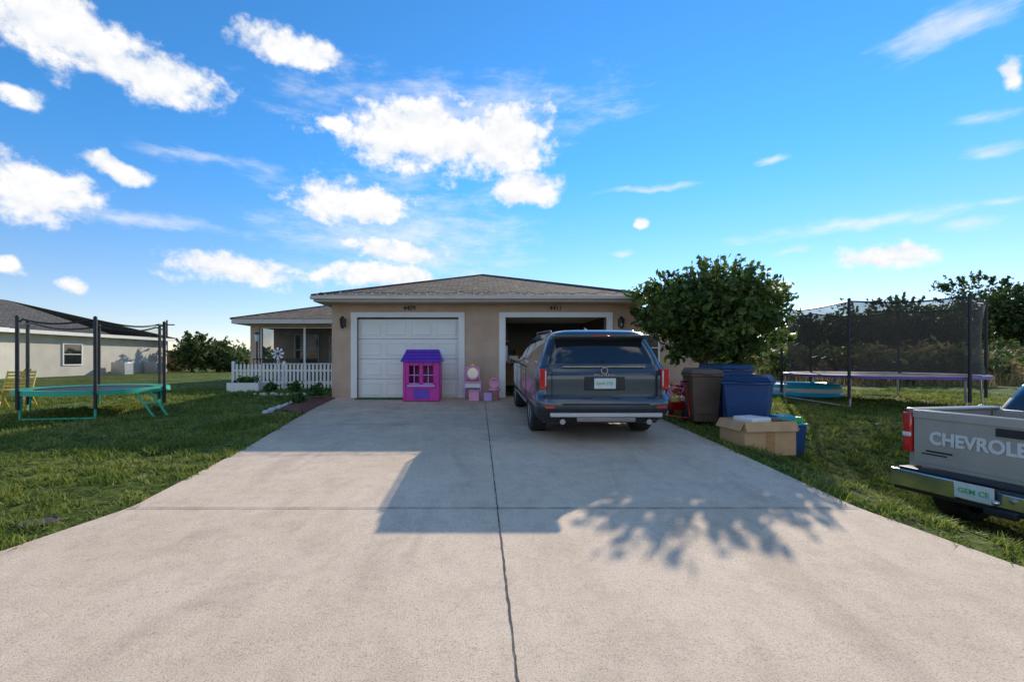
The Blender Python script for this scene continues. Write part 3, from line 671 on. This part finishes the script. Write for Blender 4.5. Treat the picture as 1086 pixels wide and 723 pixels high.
def wheel(parent,x,y,r=.37,w=.25,side=1,spokes=5,name='wheel'):
    mb=MB()
    prof=[(-.5,.72),(-.5,.93),(-.4,1.0),(.4,1.0),(.5,.93),(.5,.72),(.42,.68)]
    N=36; vs=[];fs=[]
    for i in range(N):
        t=2*math.pi*i/N
        for (a,b) in prof: vs.append((x+side*a*w,y+math.cos(t)*b*r,r+math.sin(t)*b*r))
    k=len(prof)
    for i in range(N):
        for j in range(k-1): fs.append((i*k+j,((i+1)%N)*k+j,((i+1)%N)*k+j+1,i*k+j+1))
    mb.add(vs,fs,'rubber')
    mb.cyl((x+side*w*.1,y,r),(x+side*w*.14,y,r),r*.68,'black',n=30)
    mb.torus((x+side*w*.42,y,r),(1,0,0),r*.67,r*.03,'alloy',30,6)
    for i in range(spokes):
        t=2*math.pi*i/spokes
        for dt in(-.14,.14):
            mb.cyl((x+side*w*.36,y,r),(x+side*w*.4,y+math.cos(t+dt)*r*.66,r+math.sin(t+dt)*r*.66),r*.05,'alloy',n=6)
    mb.cyl((x+side*w*.3,y,r),(x+side*w*.45,y,r),r*.16,'alloy',n=16)
    return mb.obj(name,parent,smooth=True)
slope=math.atan(S)
suv=empty('parked_suv',(1.83,6.55,S*6.55+.02),(slope,0,0)); suv.scale=(1,1,.975)
lv=[(.27,.80,.30,4.7,.25,.4),(.30,.90,.14,4.85,.25,.45),(.36,.945,.04,4.92,.24,.5),(.44,.965,.0,4.96,.22,.5),(.52,.975,-.03,4.98,.2,.5),(.60,.98,-.035,4.98,.2,.5),(.66,.98,-.01,4.98,.2,.5),(.69,.978,.035,4.97,.2,.5),
(.72,.976,.06,4.97,.2,.5),(.80,.978,.065,4.96,.2,.5),(.88,.982,.065,4.94,.2,.5),(.95,.984,.065,4.9,.2,.5),(1.0,.980,.07,4.84,.2,.5),(1.03,.972,.10,4.80,.2,.5),(1.08,.958,.115,4.68,.2,.5),(1.12,.940,.13,4.5,.2,.5),(1.15,.915,.15,3.95,.2,.45),(1.175,.905,.165,3.72,.19,.4),
(1.24,.885,.195,3.56,.18,.38),(1.32,.858,.235,3.4,.18,.36),(1.40,.828,.28,3.24,.18,.34),(1.48,.795,.325,3.08,.18,.32),(1.545,.765,.36,2.94,.18,.3),(1.60,.73,.30,2.8,.18,.3),(1.64,.69,.33,2.7,.18,.3),(1.67,.62,.40,2.6,.18,.3),(1.69,.50,.5,2.45,.15,.3),(1.70,.32,.75,2.2,.15,.3)]
def cls(c):
    z=c.z; ax=abs(c.x)
    if z<.5: return 1
    if 1.175<z<1.55:
        if c.y<.46 and ax<.80: return 2
        if ax>.7 and .75<c.y<3.0 and not(1.62<c.y<1.70 ) and not (2.42<c.y<2.5) and z>1.2: return 2
        if c.y>2.85 and ax<.7: return 2
        if ax>.7 and (1.62<c.y<1.70 or 2.42<c.y<2.5): return 1
    return 0
loft('body',lv,cls,['suvpaint','black','glass'],suv,cutters=[(1.08,.43,.98),(3.98,.43,.98)])
for x,s_ in ((-.85,-1),(.85,1)):
    wheel(suv,x,1.08,side=s_); wheel(suv,x,3.98,side=s_)
mb=MB()
mb.box(-.80,.80,-.055,.02,.40,.465,'silver'); mb.box(-.42,.42,-.05,-.0,.33,.40,'alloy'); mb.obj('skid_plate',suv,bevel=.012)
mb=MB(); mb.box(-.62,.62,-.045,.0,.575,.60,'black'); mb.obj('bumper_trim',suv,bevel=.005)
mb=MB()
for s_ in(-1,1):
    mb.box(s_*.885-.055,s_*.885+.055,.074,.24,.80,1.10,'red'); mb.box(s_*.80-.07,s_*.80+.07,-.025,.03,.52,.56,'red')
    mb.box(s_*.85-.01,s_*.85+.01,.066,.2,.84,1.08,'plate')
mb.obj('tail_lamps',suv,bevel=.014)
mb=MB(); mb.box(-.29,.29,.045,.075,.785,.985,'black'); mb.obj('plate_recess',suv,bevel=.01)
mb=MB(); mb.box(-.155,.155,.035,.046,.81,.965,'plate'); mb.obj('license_plate',suv,bevel=.003)
text('plate_text','DH4 2TK',.06,(0,.033,.885),(math.pi/2,0,0),'green',suv,.001)
mb=MB(); mb.torus((0,.075,1.075),(0,1,0),.045,.009,'chrome',20,6,); mb.obj('badge',suv)
text('badge_letters','H Y U N D A I',.05,(0,.06,1.01),(math.pi/2,0,0),'chrome',suv,.004)
mb=MB(); mb.box(-.6,.6,.10,.125,1.125,1.14,'chrome')
mb.box(-.765,-.758,.052,.09,.68,1.08,'black'); mb.box(.758,.765,.052,.09,.68,1.08,'black'); mb.box(-.758,.758,.04,.06,.672,.68,'black'); mb.obj('tailgate_seams',suv)
mb=MB(); mb.box(-.70,.70,.22,.40,1.575,1.612,'suvpaint'); mb.box(-.15,.15,.21,.22,1.585,1.6,'red'); mb.obj('roof_spoiler',suv,bevel=.016)
mb=MB()
for s_ in(-1,1):
    mb.tube([(s_*.66,.75,1.65),(s_*.66,.85,1.69),(s_*.66,2.5,1.695),(s_*.65,2.6,1.65)],.011,'alloy',8)
mb.cyl((.0,1.2,1.69),(.0,1.35,1.75),.03,'suvpaint',.008,n=8)
mb.obj('roof_rails',suv,smooth=True)
mb=MB()
for s_ in(-1,1):
    mb.box(s_*1.06-.1,s_*1.06+.1,3.28,3.42,1.05,1.22,'suvpaint'); mb.box(s_*.95-.06,s_*.95+.06,3.3,3.38,1.06,1.1,'black'); mb.box(s_*1.06-.085,s_*1.06+.085,3.275,3.28,1.07,1.2,'glass')
mb.obj('door_mirrors',suv,bevel=.03,seg=3)
mb=MB()
for s_ in(-1,1):
    for y in (1.75,2.75): mb.box(s_*.985-.015,s_*.985+.015,y,y+.2,.95,.975,'chrome')
    mb.box(s_*.975-.012,s_*.975+.012,1.6,3.5,.42,.45,'silver')
    for y in (1.62,2.5,3.4): mb.box(s_*.984-.0025,s_*.984+.0025,y,y+.008,.5,1.1,'black')
    mb.tube([(s_*.912,.8,1.19),(s_*.908,2.0,1.19),(s_*.908,3.4,1.19)],.009,'chrome',6)
mb.obj('door_trim',suv)
mb=MB(); mb.cyl((0,.2,1.2),(.32,.22,1.23),.012,'black',n=6); mb.cyl((0,.17,1.19),(0,.23,1.21),.03,'black',n=8); mb.obj('rear_wiper',suv)
mb=MB(); 
for s_ in(-.62,.62): mb.cyl((s_,-.03,.33),(s_,.2,.33),.04,'chrome',n=14)
mb.box(-.85,.85,.3,4.6,.26,.5,'black'); mb.obj('underbody',suv)

# ---------------------------------------------------------------- pickup
th=math.radians(-78)
A=Vector((4.97,5.3)); fw=Vector((math.sin(-th),math.cos(-th))); rt=Vector((fw.y,-fw.x))
hwp=.95
org=A+rt*hwp
zt=-.42
pk=empty('pickup_truck',(org.x,org.y,zt+.0),(0.0,0,th))
mb=MB()
for s_ in(-1,1):
    xa,xb=sorted((s_*.86,s_*.95)); mb.box(xa,xb,.05,1.25,.62,1.27,'pickpaint'); mb.box(*sorted((s_*.80,s_*.96)),.02,1.25,1.27,1.30,'pickpaint')
mb.box(-.86,.86,.1,1.25,.60,.66,'pickpaint'); mb.box(-.86,.86,1.19,1.25,.66,1.27,'pickpaint')
bed=mb.obj('cargo_bed',pk,bevel=.02)
mb=MB(); mb.box(-.86,.86,-.0,.07,.66,1.29,'pickpaint'); mb.box(-.86,.86,-.02,.0,1.2,1.285,'pickpaint'); mb.box(-.14,.14,-.025,-.005,1.10,1.18,'black'); mb.box(-.85,.85,-.006,.0,.70,.74,'pickpaint'); mb.obj('tailgate',pk,bevel=.015,seg=3)
text('tailgate_lettering','CHEVROLET',.185,(-.26,-.008,.985),(math.pi/2,0,0),'letter',pk,.006,.86,.035)
mb=MB(); mb.box(-.78,-.55,-.004,.0,.80,.815,'black'); mb.box(-.74,-.5,-.004,.0,.83,.85,'black'); mb.obj('tailgate_decal',pk)
mb=MB()
for s_ in(-1,1): mb.box(*sorted((s_*.875,s_*.972)),-.015,.10,.80,1.25,'red'); mb.box(*sorted((s_*.88,s_*.974)),-.022,.08,.97,1.03,'plate')
mb.obj('tail_lamps',pk,bevel=.018,seg=3)
mb=MB()
mb.box(-.97,-.35,-.20,.02,.43,.62,'chrome'); mb.box(.35,.97,-.20,.02,.43,.62,'chrome'); mb.box(-.35,.35,-.16,.02,.43,.58,'chrome'); mb.box(-.9,.9,-.18,-.02,.621,.65,'black'); mb.box(-.12,.12,-.23,-.17,.36,.43,'black'); mb.box(-.97,.97,-.15,.02,.38,.43,'black'); mb.sph((0,-.27,.5),.028,.028,.028,'chrome')
mb.obj('rear_bumper',pk,bevel=.03,seg=3)
mb=MB(); mb.box(-.35,-.04,-.223,-.212,.46,.62,'plate'); mb.box(-.32,-.07,-.21,-.15,.48,.6,'black'); mb.obj('license_plate',pk,bevel=.003)
text('plate_text','GEM CE',.07,(-.195,-.226,.54),(math.pi/2,0,0),'green',pk,.001)
lv=[(.45,.86,1.28,5.3,.05,.3),(.52,.93,1.28,5.36,.05,.3),(.7,.95,1.28,5.4,.05,.3),(.95,.955,1.28,5.38,.05,.3),(1.1,.95,1.28,5.3,.05,.3),(1.18,.93,1.28,5.1,.06,.3),(1.22,.91,1.29,4.1,.08,.3),(1.26,.89,1.3,3.95,.1,.3),(1.4,.85,1.36,3.75,.14,.3),(1.55,.81,1.44,3.5,.2,.3),(1.60,.77,1.5,3.4,.24,.3),(1.64,.70,1.6,3.25,.26,.3),(1.66,.5,1.8,3.0,.2,.2)]
def cls2(c):
    if c.z<.5: return 1
    if 1.24<c.z<1.56:
        if c.y<1.6 and abs(c.x)<.80: return 2
        if abs(c.x)>.7 and 1.6<c.y<3.4 and not 2.5<c.y<2.6: return 2
        if c.y>3.3: return 2
    return 0
loft('cab_and_hood',lv,cls2,['pickpaint','black','glass'],pk,cutters=[(4.5,.44,.95)],bow=.01)
for x,s_ in((-.82,-1),(.82,1)):
    wheel(pk,x,.72,.38,.25,s_,6); wheel(pk,x,4.5,.38,.25,s_,6)
mb=MB(); mb.box(-.4,.4,-.0,5,.42,.55,'black'); mb.cyl((-.8,.72,.38),(.8,.72,.38),.06,'black'); mb.cyl((.5,-.1,.38),(.5,1.5,.38),.035,'steel'); mb.obj('chassis',pk)

# ---------------------------------------------------------------- toys by the garage
def gy0(y): return S*y+.02
ph=empty('toy_playhouse',(-1.42,11.75,gy0(11.75)))
mb=MB(); w=.46; d=.38
mb.box(-w,w,-d,-d+.04,0,.42,'magenta'); mb.box(-w,-.30,-d,-d+.04,.42,1.0,'magenta'); mb.box(.30,w,-d,-d+.04,.42,1.0,'magenta'); mb.box(-.05,.05,-d,-d+.04,.42,1.0,'magenta'); mb.box(-.30,-.05,-d,-d+.04,.88,1.0,'magenta'); mb.box(.05,.30,-d,-d+.04,.88,1.0,'magenta')
mb.box(-w,-w+.04,-d+.04,d,0,1.0,'magenta'); mb.box(w-.04,w,-d+.04,d,0,1.0,'magenta'); mb.box(-w+.04,w-.04,d-.04,d,0,1.0,'magenta')
mb.obj('walls',ph,bevel=.012)
mb=MB(); 
for c in (-.175,.175):
    mb.box(c-.125,c+.125,-d-.012,-d-.001,.42,.45,'lilac'); mb.box(c-.01,c+.01,-d-.0,-d+.02,.45,.88,'lilac'); mb.box(c-.125,c+.125,-d+.001,-d+.021,.64,.66,'lilac')
mb.box(-.34,.34,-d-.06,-d,.36,.41,'lilac'); mb.box(-.2,.2,-d-.01,-d,.06,.3,'violet')
for x in (-.42,.42): mb.box(x-.03,x+.03,-d-.02,-d,.05,.9,'magenta')
mb.obj('window_trim',ph,bevel=.006)
mb=MB(); vs=[(-.52,-.46,.98),(.52,-.46,.98),(.52,.46,.98),(-.52,.46,.98),(-.42,0,1.30),(.42,0,1.30)]
mb.add(vs,[(0,1,5,4),(2,3,4,5),(1,2,5),(3,0,4),(0,3,2,1)],'violet'); 
for k in range(1,4):
    t=k/4; mb.box(-.5+.1*t,.5-.1*t,-.47+.46*t-.01,-.47+.46*t+.02,.985+.32*t,1.0+.32*t,'violet')
mb.obj('roof',ph,bevel=.012)
va=empty('toy_vanity',(-.12,11.9,gy0(11.9)))
mb=MB()
mb.box(-.26,.22,-.14,.14,.42,.46,'pink'); 
for x in(-.23,.19):
    for y in(-.11,.11): mb.cyl((x,y,0),(x,y,.42),.022,'lilac',n=8)
mb.box(-.24,.20,-.12,.12,.30,.42,'white'); mb.obj('table',va,bevel=.01)
mb=MB(); mb.torus((-.02,.1,.68),(0,1,0),.17,.03,'pink',22,8); mb.cyl((-.02,.1,.68),(-.02,.11,.68),.155,'chrome',n=22); mb.sph((-.02,.1,.88),.05,.03,.05,'yellow'); mb.sph((-.16,.1,.8),.035,.02,.05,'pink'); mb.sph((.12,.1,.8),.035,.02,.05,'pink')
mb.cyl((-.2,.1,.46),(-.2,.1,.78),.02,'lilac',n=8); mb.cyl((.16,.1,.46),(.16,.1,.78),.02,'lilac',n=8); mb.obj('mirror',va,smooth=True)
st=empty('toy_chair',(.42,11.75,gy0(11.75)))
mb=MB(); mb.cyl((0,0,.25),(0,0,.29),.16,'pink',n=18)
for a in range(4): t=a*math.pi/2+.78; mb.cyl((.12*math.cos(t),.12*math.sin(t),.25),(.15*math.cos(t),.15*math.sin(t),0),.018,'magenta',n=8)
mb.torus((0,.15,.42),(0,1,0),.12,.022,'pink',18,6); mb.box(-.1,.1,.14,.16,.3,.48,'pink'); mb.obj('frame',st,bevel=.004)
tb=empty('toy_box',(.05,11.55,gy0(11.55)))
mb=MB(); mb.box(-.28,-.02,-.12,.1,0,.24,'pink'); mb.box(-.29,-.01,-.13,.11,.24,.27,'lilac'); mb.box(.1,.3,-.1,.08,0,.2,'lilac'); mb.obj('box',tb,bevel=.01)

# ---------------------------------------------------------------- wheelie bins etc.
def binn(name,x,y,rot,body,lid,h=1.02,sc=1.0):
    e=empty(name,(x,y,gz(x,y)),(0,0,rot)); e.scale=(sc,sc,1)
    mb=MB(); w=.31;d=.36
    b=[(-.24,-.27,.06),(.24,-.27,.06),(.24,.25,.06),(-.24,.25,.06)]; t=[(-w,-d,h-.1),(w,-d,h-.1),(w,d,h-.1),(-w,d,h-.1)]
    mb.add(b+t,[(0,3,2,1),(4,5,6,7),(0,1,5,4),(1,2,6,5),(2,3,7,6),(3,0,4,7)],body); mb.box(-w-.025,w+.025,-d-.025,d+.025,h-.13,h-.08,body)
    mb.box(-.2,.2,-.30,-.27,.2,.5,body)
    mb.obj('body',e,bevel=.03,seg=3)
    mb=MB(); vs=[(-w-.03,-d-.04,h-.075),(w+.03,-d-.04,h-.075),(w+.03,d+.02,h-.075),(-w-.03,d+.02,h-.075),(-w+.03,-d+.04,h),(w-.03,-d+.04,h),(w-.03,d-.02,h+.02),(-w+.03,d-.02,h+.02)]
    mb.add(vs,[(0,3,2,1),(4,5,6,7),(0,1,5,4),(1,2,6,5),(2,3,7,6),(3,0,4,7)],lid); mb.box(-.12,.12,-d-.07,-d-.03,h-.09,h-.06,lid); mb.obj('lid',e,bevel=.015)
    mb=MB(); mb.cyl((-w,d+.08,h-.1),(w,d+.08,h-.1),.018,'black'); mb.box(-w,-w+.04,d,d+.09,h-.13,h-.07,body); mb.box(w-.04,w,d,d+.09,h-.13,h-.07,body)
    mb.cyl((-.31,.24,.12),(-.25,.24,.12),.12,'rubber',n=20); mb.cyl((.25,.24,.12),(.31,.24,.12),.12,'rubber',n=20); mb.obj('wheels_and_handle',e)
binn('wheelie_bin',4.10,8.35,-.15,'binbrown','binbrown',1.0,.82); binn('wheelie_bin',4.55,7.65,-.65,'binblue','binblack',1.06,1.06); binn('wheelie_bin',4.75,8.75,.1,'binblue','binblack',1.06,1.0)
cbx=empty('cardboard_box',(4.13,6.75,gz(4.13,6.75)+.03),(0,0,.12))
mb=MB(); a=.40;b_=.27;hh=.42
mb.box(-a,a,-b_,-b_+.01,-.06,hh,'card'); mb.box(-a,a,b_-.01,b_,-.06,hh,'card'); mb.box(-a,-a+.01,-b_+.01,b_-.01,-.06,hh,'card'); mb.box(a-.01,a,-b_+.01,b_-.01,-.06,hh,'card'); mb.box(-a+.01,a-.01,-b_+.01,b_-.01,-.06,-.05,'card')
R1=Matrix.Translation((0,-b_,hh))@Matrix.Rotation(math.radians(72),4,'X'); mb.box(-a,a,-.14,0,-.004,.004,'card',R1)
R1=Matrix.Translation((-a,0,hh))@Matrix.Rotation(math.radians(-60),4,'Y'); mb.box(-.14,0,-b_,b_,-.004,.004,'card',R1)
R1=Matrix.Translation((a,0,hh))@Matrix.Rotation(math.radians(65),4,'Y'); mb.box(0,.14,-b_,b_,-.004,.004,'card',R1)
mb.box(-.07,.07,-b_-.002,-b_,.0,hh,'wood')
mb.obj('box',cbx)
mb=MB(); mb.box(-.3,.05,-.2,.15,.2,.47,'white',Matrix.Rotation(.2,4,'Z')); mb.box(.1,.3,-.15,.15,.2,.45,'binbrown'); mb.obj('contents',cbx,bevel=.02)
tt=empty('storage_tote',(5.0,7.45,gz(5.0,7.45)+.12))
mb=MB(); mb.box(-.26,.26,-.18,.18,-.2,.3,'binblue',taper=.85); mb.box(-.28,.28,-.2,.2,.3,.33,'teal'); mb.box(-.2,.1,-.15,.1,.33,.45,'teal'); mb.box(.05,.25,-.1,.1,.33,.42,'green'); mb.obj('tote',tt,bevel=.015)
bk=empty('childs_bicycle',(4.35,9.9,gz(4.35,9.9)),(0,0,math.radians(115)))
mb=MB()
for x in(-.38,.38): mb.torus((x,0,.2),(0,1,0),.18,.02,'white',24,6); [mb.cyl((x,0,.2),(x+.18*math.cos(t),0,.2+.18*math.sin(t)),.003,'steel',n=4) for t in np.arange(0,6.28,.52)]
mb.tube([(-.38,0,.2),(-.15,0,.5),(.28,0,.5),(.02,0,.2),(-.38,0,.2)],.015,'pink'); mb.tube([(.38,0,.2),(.28,0,.5),(.25,0,.68)],.015,'magenta'); mb.tube([(.02,0,.2),(-.15,0,.5),(-.17,0,.58)],.015,'pink'); mb.tube([(.2,-.2,.72),(.25,0,.68),(.2,.2,.72)],.013,'pink')
mb.sph((-.18,0,.6),.12,.07,.035,'magenta'); mb.torus((.02,0,.2),(0,1,0),.06,.008,'white',16,5)
mb.obj('frame_and_wheels',bk,smooth=True)
sc=empty('childs_scooter',(3.72,8.6,gz(3.7,8.6)+.01),(0,0,.5))
mb=MB(); mb.box(-.05,.05,-.3,.3,.08,.1,'red'); mb.cyl((0,-.32,.08),(0,-.25,.75),.015,'red'); mb.cyl((-.16,-.25,.75),(.16,-.25,.75),.014,'black'); 
for y in(-.35,.33): mb.torus((0,y,.07),(1,0,0),.05,.02,'rubber',16,6)
mb.obj('frame',sc)
sw=empty('toy_wagon',(3.92,9.35,gz(3.92,9.35)),(0,0,.3)); mb=MB()
mb.box(-.2,.2,-.32,.32,.13,.16,'red'); mb.box(-.2,.2,-.32,-.3,.16,.3,'red'); mb.box(-.2,.2,.3,.32,.16,.3,'red'); mb.box(-.2,-.18,-.3,.3,.16,.3,'red'); mb.box(.18,.2,-.3,.3,.16,.3,'red')
for x in(-.22,.22):
    for y in(-.22,.22): mb.torus((x,y,.1),(1,0,0),.07,.028,'rubber',16,6); mb.cyl((x-.02,y,.1),(x+.02,y,.1),.05,'white',n=12)
mb.sph((0,.1,.33),.13,.13,.13,'pink'); mb.sph((.02,-.15,.28),.1,.1,.1,'yellow'); mb.obj('tray_and_wheels',sw)
cl_=empty('toy_cooler_box',(4.15,10.6,gz(4.15,10.6))); mb=MB(); mb.box(-.25,.25,-.16,.16,0,.42,'lilac'); mb.box(-.26,.26,-.17,.17,.42,.5,'white'); mb.obj('body_and_lid',cl_,bevel=.02)
tk=empty('toy_kitchen',(4.15,11.4,gz(4.15,11.4))); mb=MB(); mb.box(-.3,.3,-.15,.15,0,.55,'white'); mb.box(-.3,.3,.1,.15,.55,1.0,'pink'); mb.box(-.31,.31,-.17,.1,.55,.59,'red'); mb.box(-.25,-.02,-.16,-.15,.1,.45,'pink'); mb.box(.03,.26,-.16,-.15,.1,.45,'lilac'); mb.cyl((-.1,-.05,.59),(-.1,-.05,.66),.07,'steel'); mb.obj('cabinet_and_backsplash',tk,bevel=.008)
fl=leafmat('flowers',[(0.05,0.1,0.02),(0.06,0.12,0.03),(0.6,0.05,0.1),(0.7,0.5,0.55)],0.3,7)
for (px,py) in ((4.35,9.1),(4.7,10.4),(4.5,11.3)):
    e=empty('potted_plant',(px,py,gz(px,py))); mb=MB(); mb.cyl((0,0,0),(0,0,.24),.1,'stone',.15,n=18); mb.torus((0,0,.24),(0,0,1),.15,.015,'stone',18,6); mb.obj('pot',e,smooth=True)
    P,Q=crown_pts((0,0,.42),(.2,.2,.2),50,12,.05,-.6,.2); npmesh('leaves',leaf_quads(Q,.05),4,fl,e)

# ---------------------------------------------------------------- trampolines
def tramp(name,cx,cy,r,mat_h,top,rim,net,npole,legmat,poleM,rot=0.0,padw=.18,padz=.03):
    z=gz(cx,cy-r*.5); e=empty(name,(cx,cy,z))
    mb=MB(); mb.torus((0,0,mat_h),(0,0,1),r,.025,'steel',48,8)
    N=npole
    for i in range(N):
        t=rot+2*math.pi*(i+.0)/N; x,y=r*math.cos(t),r*math.sin(t)
        zz=gz(cx+x,cy+y)-z
        mb.cyl((x*1.0,y*1.0,mat_h),(x*1.02,y*1.02,zz+0.02),.022,legmat,n=8)
    for i in range(N//2):
        t0=rot+2*math.pi*(2*i)/N; t1=rot+2*math.pi*(2*i+1)/N
        P_=[(r*1.02*math.cos(t),r*1.02*math.sin(t)) for t in (t0,t1)]
        mb.cyl((*P_[0],gz(cx+P_[0][0],cy+P_[0][1])-z+.03),(*P_[1],gz(cx+P_[1][0],cy+P_[1][1])-z+.03),.022,legmat,n=8)
    mb.obj('frame_legs',e,smooth=True)
    mb=MB()
    for i in range(N):
        t=rot+2*math.pi*i/N; x,y=r*1.05*math.cos(t),r*1.05*math.sin(t)
        mb.cyl((x,y,.2),(x,y,top),.032 if poleM=='black' else .02,poleM,n=10); mb.sph((x,y,top+.02),.035,.035,.04,poleM,8,6)
    mb.obj('net_poles',e,smooth=True)
    mb=MB(); n_=48; vs=[];fs=[]
    for i in range(n_):
        t=2*math.pi*i/n_
        for q,zz in ((r-padw,mat_h+.02),(r+.04,mat_h+.035),(r+.05,mat_h-padz)): vs.append((q*math.cos(t),q*math.sin(t),zz))
    for i in range(n_):
        for j in range(2): fs.append((i*3+j,((i+1)%n_)*3+j,((i+1)%n_)*3+j+1,i*3+j+1))
    mb.add(vs,fs,rim); mb.obj('spring_pad',e,smooth=True)
    mb=MB(); mb.cyl((0,0,mat_h),(0,0,mat_h+.006),r-padw-.01,'black',n=48); mb.obj('jumping_mat',e)
    mb=MB(); vs=[];fs=[]; rn=r*.98
    M_=N*8
    for i in range(M_):
        t=rot+2*math.pi*i/M_; u=abs(math.sin((i%8)/8*math.pi)); sag=.09*u; pull=1-.06*u
        for k in range(5):
            f=k/4; pk_=1-(1-pull)*math.sin(f*math.pi*.8+.3); vs.append((rn*pk_*math.cos(t),rn*pk_*math.sin(t),mat_h+.04+(top-.05-mat_h-sag*f)*f))
    for i in range(M_):
        for k in range(4): a=i*5+k; b=((i+1)%M_)*5+k; fs.append((a,b,b+1,a+1))
    mb.add(vs,fs,net); mb.obj('safety_net',e,smooth=True)
    mb=MB(); 
    pts=[Vector(vs[i*5+4]) for i in range(M_)]; pts.append(pts[0]); mb.tube(pts,.018,'black',5); mb.obj('net_top_cord',e)
    return e
tr=tramp('trampoline',10.1,11.55,1.93,.70,2.44,'navyrim','netR',6,'steel','black',rot=.62,padw=.12)
tl=tramp('trampoline',-8.15,9.75,1.25,.52,1.92,'mint','netL',6,'mint','black',rot=.15,padw=.26,padz=.06)
mb=MB(); mb.tube([(1.15,-.45,.5),(1.75,-.75,0)],.02,'mint'); mb.tube([(1.25,-.2,.5),(1.85,-.5,0)],.02,'mint'); mb.tube([(1.45,-.6,.25),(1.55,-.35,.25)],.02,'mint'); mb.obj('ladder',tl)
pl=empty('paddling_pool',(9.2,12.9,gz(9.2,12.9)))
mb=MB()
for k in range(3): mb.torus((0,0,.07+k*.11),(0,0,1),.85-.02*k,.07,'pool' if k!=1 else 'white',36,8)
mb.cyl((0,0,.01),(0,0,.03),.8,'pool',n=36); mb.obj('inflatable_rings',pl,smooth=True)
def chair(x,y,rot,mat):
    e=empty('garden_chair',(x,y,gz(x,y)),(0,0,rot)); mb=MB()
    for s_ in(-.24,.24):
        mb.tube([(s_,-.3,0),(s_,.25,.85)],.016,mat); mb.tube([(s_,.32,0),(s_,-.22,.45)],.016,mat)
    for i in range(6): mb.box(-.24,.24,-.22+i*.075,-.17+i*.075,.43,.45,mat)
    for i in range(5): z=.52+i*.075; y_=-.3+.55*(z/.85); mb.box(-.24,.24,y_-.008,y_+.008,z-.025,z+.025,mat)
    mb.obj('frame_and_slats',e)
chair(-10.3,10.2,.5,'yellow'); chair(-11.2,11.0,-.6,'wood')

# ---------------------------------------------------------------- trees
tm=leafmat('tree_leaf',[(0.025,0.05,0.01),(0.06,0.11,0.02),(0.13,0.19,0.035),(0.24,0.28,0.07)],0.42,1.6,0.4)
make_tree('garden_tree',(5.2,10.6,gz(5.2,10.6)),(5.4,10.7,2.32),(1.42,1.3,1.0),230,90,.13,.08,tm,.09,3,.3,18,-.85,5,sprigs=260,rag=.4)
fm=leafmat('far_leaf',[(0.03,0.055,0.014),(0.07,0.11,0.028),(0.13,0.17,0.045),(0.22,0.22,0.08)],0.35,.35,0.6)
dm=leafmat('dry_leaf',[(0.14,0.09,0.035),(0.24,0.17,0.07),(0.38,0.28,0.13),(0.2,0.2,0.07)],0.35,.5,0.7)
def X(px,y): return (px-507)*y/483
for i,(px,y,top,wd,cm) in enumerate(((1035,42,9.4,3.4,0),(955,46,8.0,2.8,0),(905,44,6.4,2.6,0),(862,42,5.4,2.2,0),(1085,40,7.6,2.8,0),(1120,38,8.6,3.5,0),(1000,52,7.4,3.0,0),(835,50,5.0,2.4,0),(930,38,4.8,2.2,0),(985,36,5.2,2.4,0))):
    x=X(px,y); make_tree('background_tree',(x,y,gz(x,y)),(x,y,top*.64),(wd,wd,top*.36),46,75,.42,.2,fm,.2,1,.35,20,-.8,20+i,rag=.35,sprigs=40)
for i,(px,y,h_,w_) in enumerate(((205,36,3.0,1.3),(232,38,2.4,1.3),(248,37,1.6,1.2),(182,40,1.6,1.2))):
    x=X(px,y); make_tree('shrub_tree',(x,y,gz(x,y)),(x,y,h_*.55+.2),(w_,w_,h_*.5),60,50,.22,.16,fm if i!=3 else dm,.08,2,.3,10,-.9,50+i,sprigs=30)
bx=[];bg2=[]
for i in range(460):
    y=random.uniform(18,38); x=random.uniform(12,52); 
    if x/y<.60 or x/y>1.35: continue
    hh=random.uniform(.5,1.7)+(y-19)*.035; c=(x,y,gz(x,y)+hh*.5); P,Q=crown_pts(c,(random.uniform(.6,1.5),.8,hh*.55),14,16,.22,-.8,.2); (bx if random.random()<.38 else bg2).append(Q)
npmesh('dry_brush',leaf_quads(np.concatenate(bx),.13,aspect=3),4,dm)
npmesh('green_brush',leaf_quads(np.concatenate(bg2),.16,aspect=2),4,fm)
n_=12000; gyb=RNG.uniform(17.0,30,n_); gxb=RNG.uniform(.6,1.35,n_)*gyb; hb=RNG.uniform(.15,.7,n_)
zz=np.array([gz(a,b) for a,b in zip(gxb,gyb)]); t=RNG.uniform(0,6.28,n_); w=.015
Aq=np.stack([gxb-w*np.cos(t),gyb-w*np.sin(t),zz],1);Bq=np.stack([gxb+w*np.cos(t),gyb+w*np.sin(t),zz],1);Cq=np.stack([gxb+RNG.normal(0,.15,n_),gyb+RNG.normal(0,.15,n_),zz+hb],1)
npmesh('tall_dry_grass',np.stack([Aq,Bq,Cq],1).reshape(-1,3),3,dm)
Q=[]
for i in range(900):
    a=random.uniform(-1.25,1.25); R_=random.uniform(75,130); x=R_*math.sin(a); y=R_*math.cos(a)
    h_=random.uniform(2,3.4)+ (2.0 if a>.55 else 0)+ 1.0*math.sin(a*23)
    c=(x,y,h_*.5); d=RNG.normal(size=(26,3)); d/=np.linalg.norm(d,axis=1)[:,None]
    Q.append(np.array(c)+d*RNG.uniform(.4,1,(26,1))*np.array([2.6,2.6,h_*.55]))
npmesh('distant_treeline',leaf_quads(np.concatenate(Q),1.0,aspect=1.4),4,fm)
for px,y in ((177,60),):
    mb=MB(); x=X(px,y); mb.cyl((x,y,0),(x,y,6.5),.14,'bark',.1,n=8); mb.box(x-1,x+1,y-.05,y+.05,5.8,5.95,'bark'); mb.obj('utility_pole')
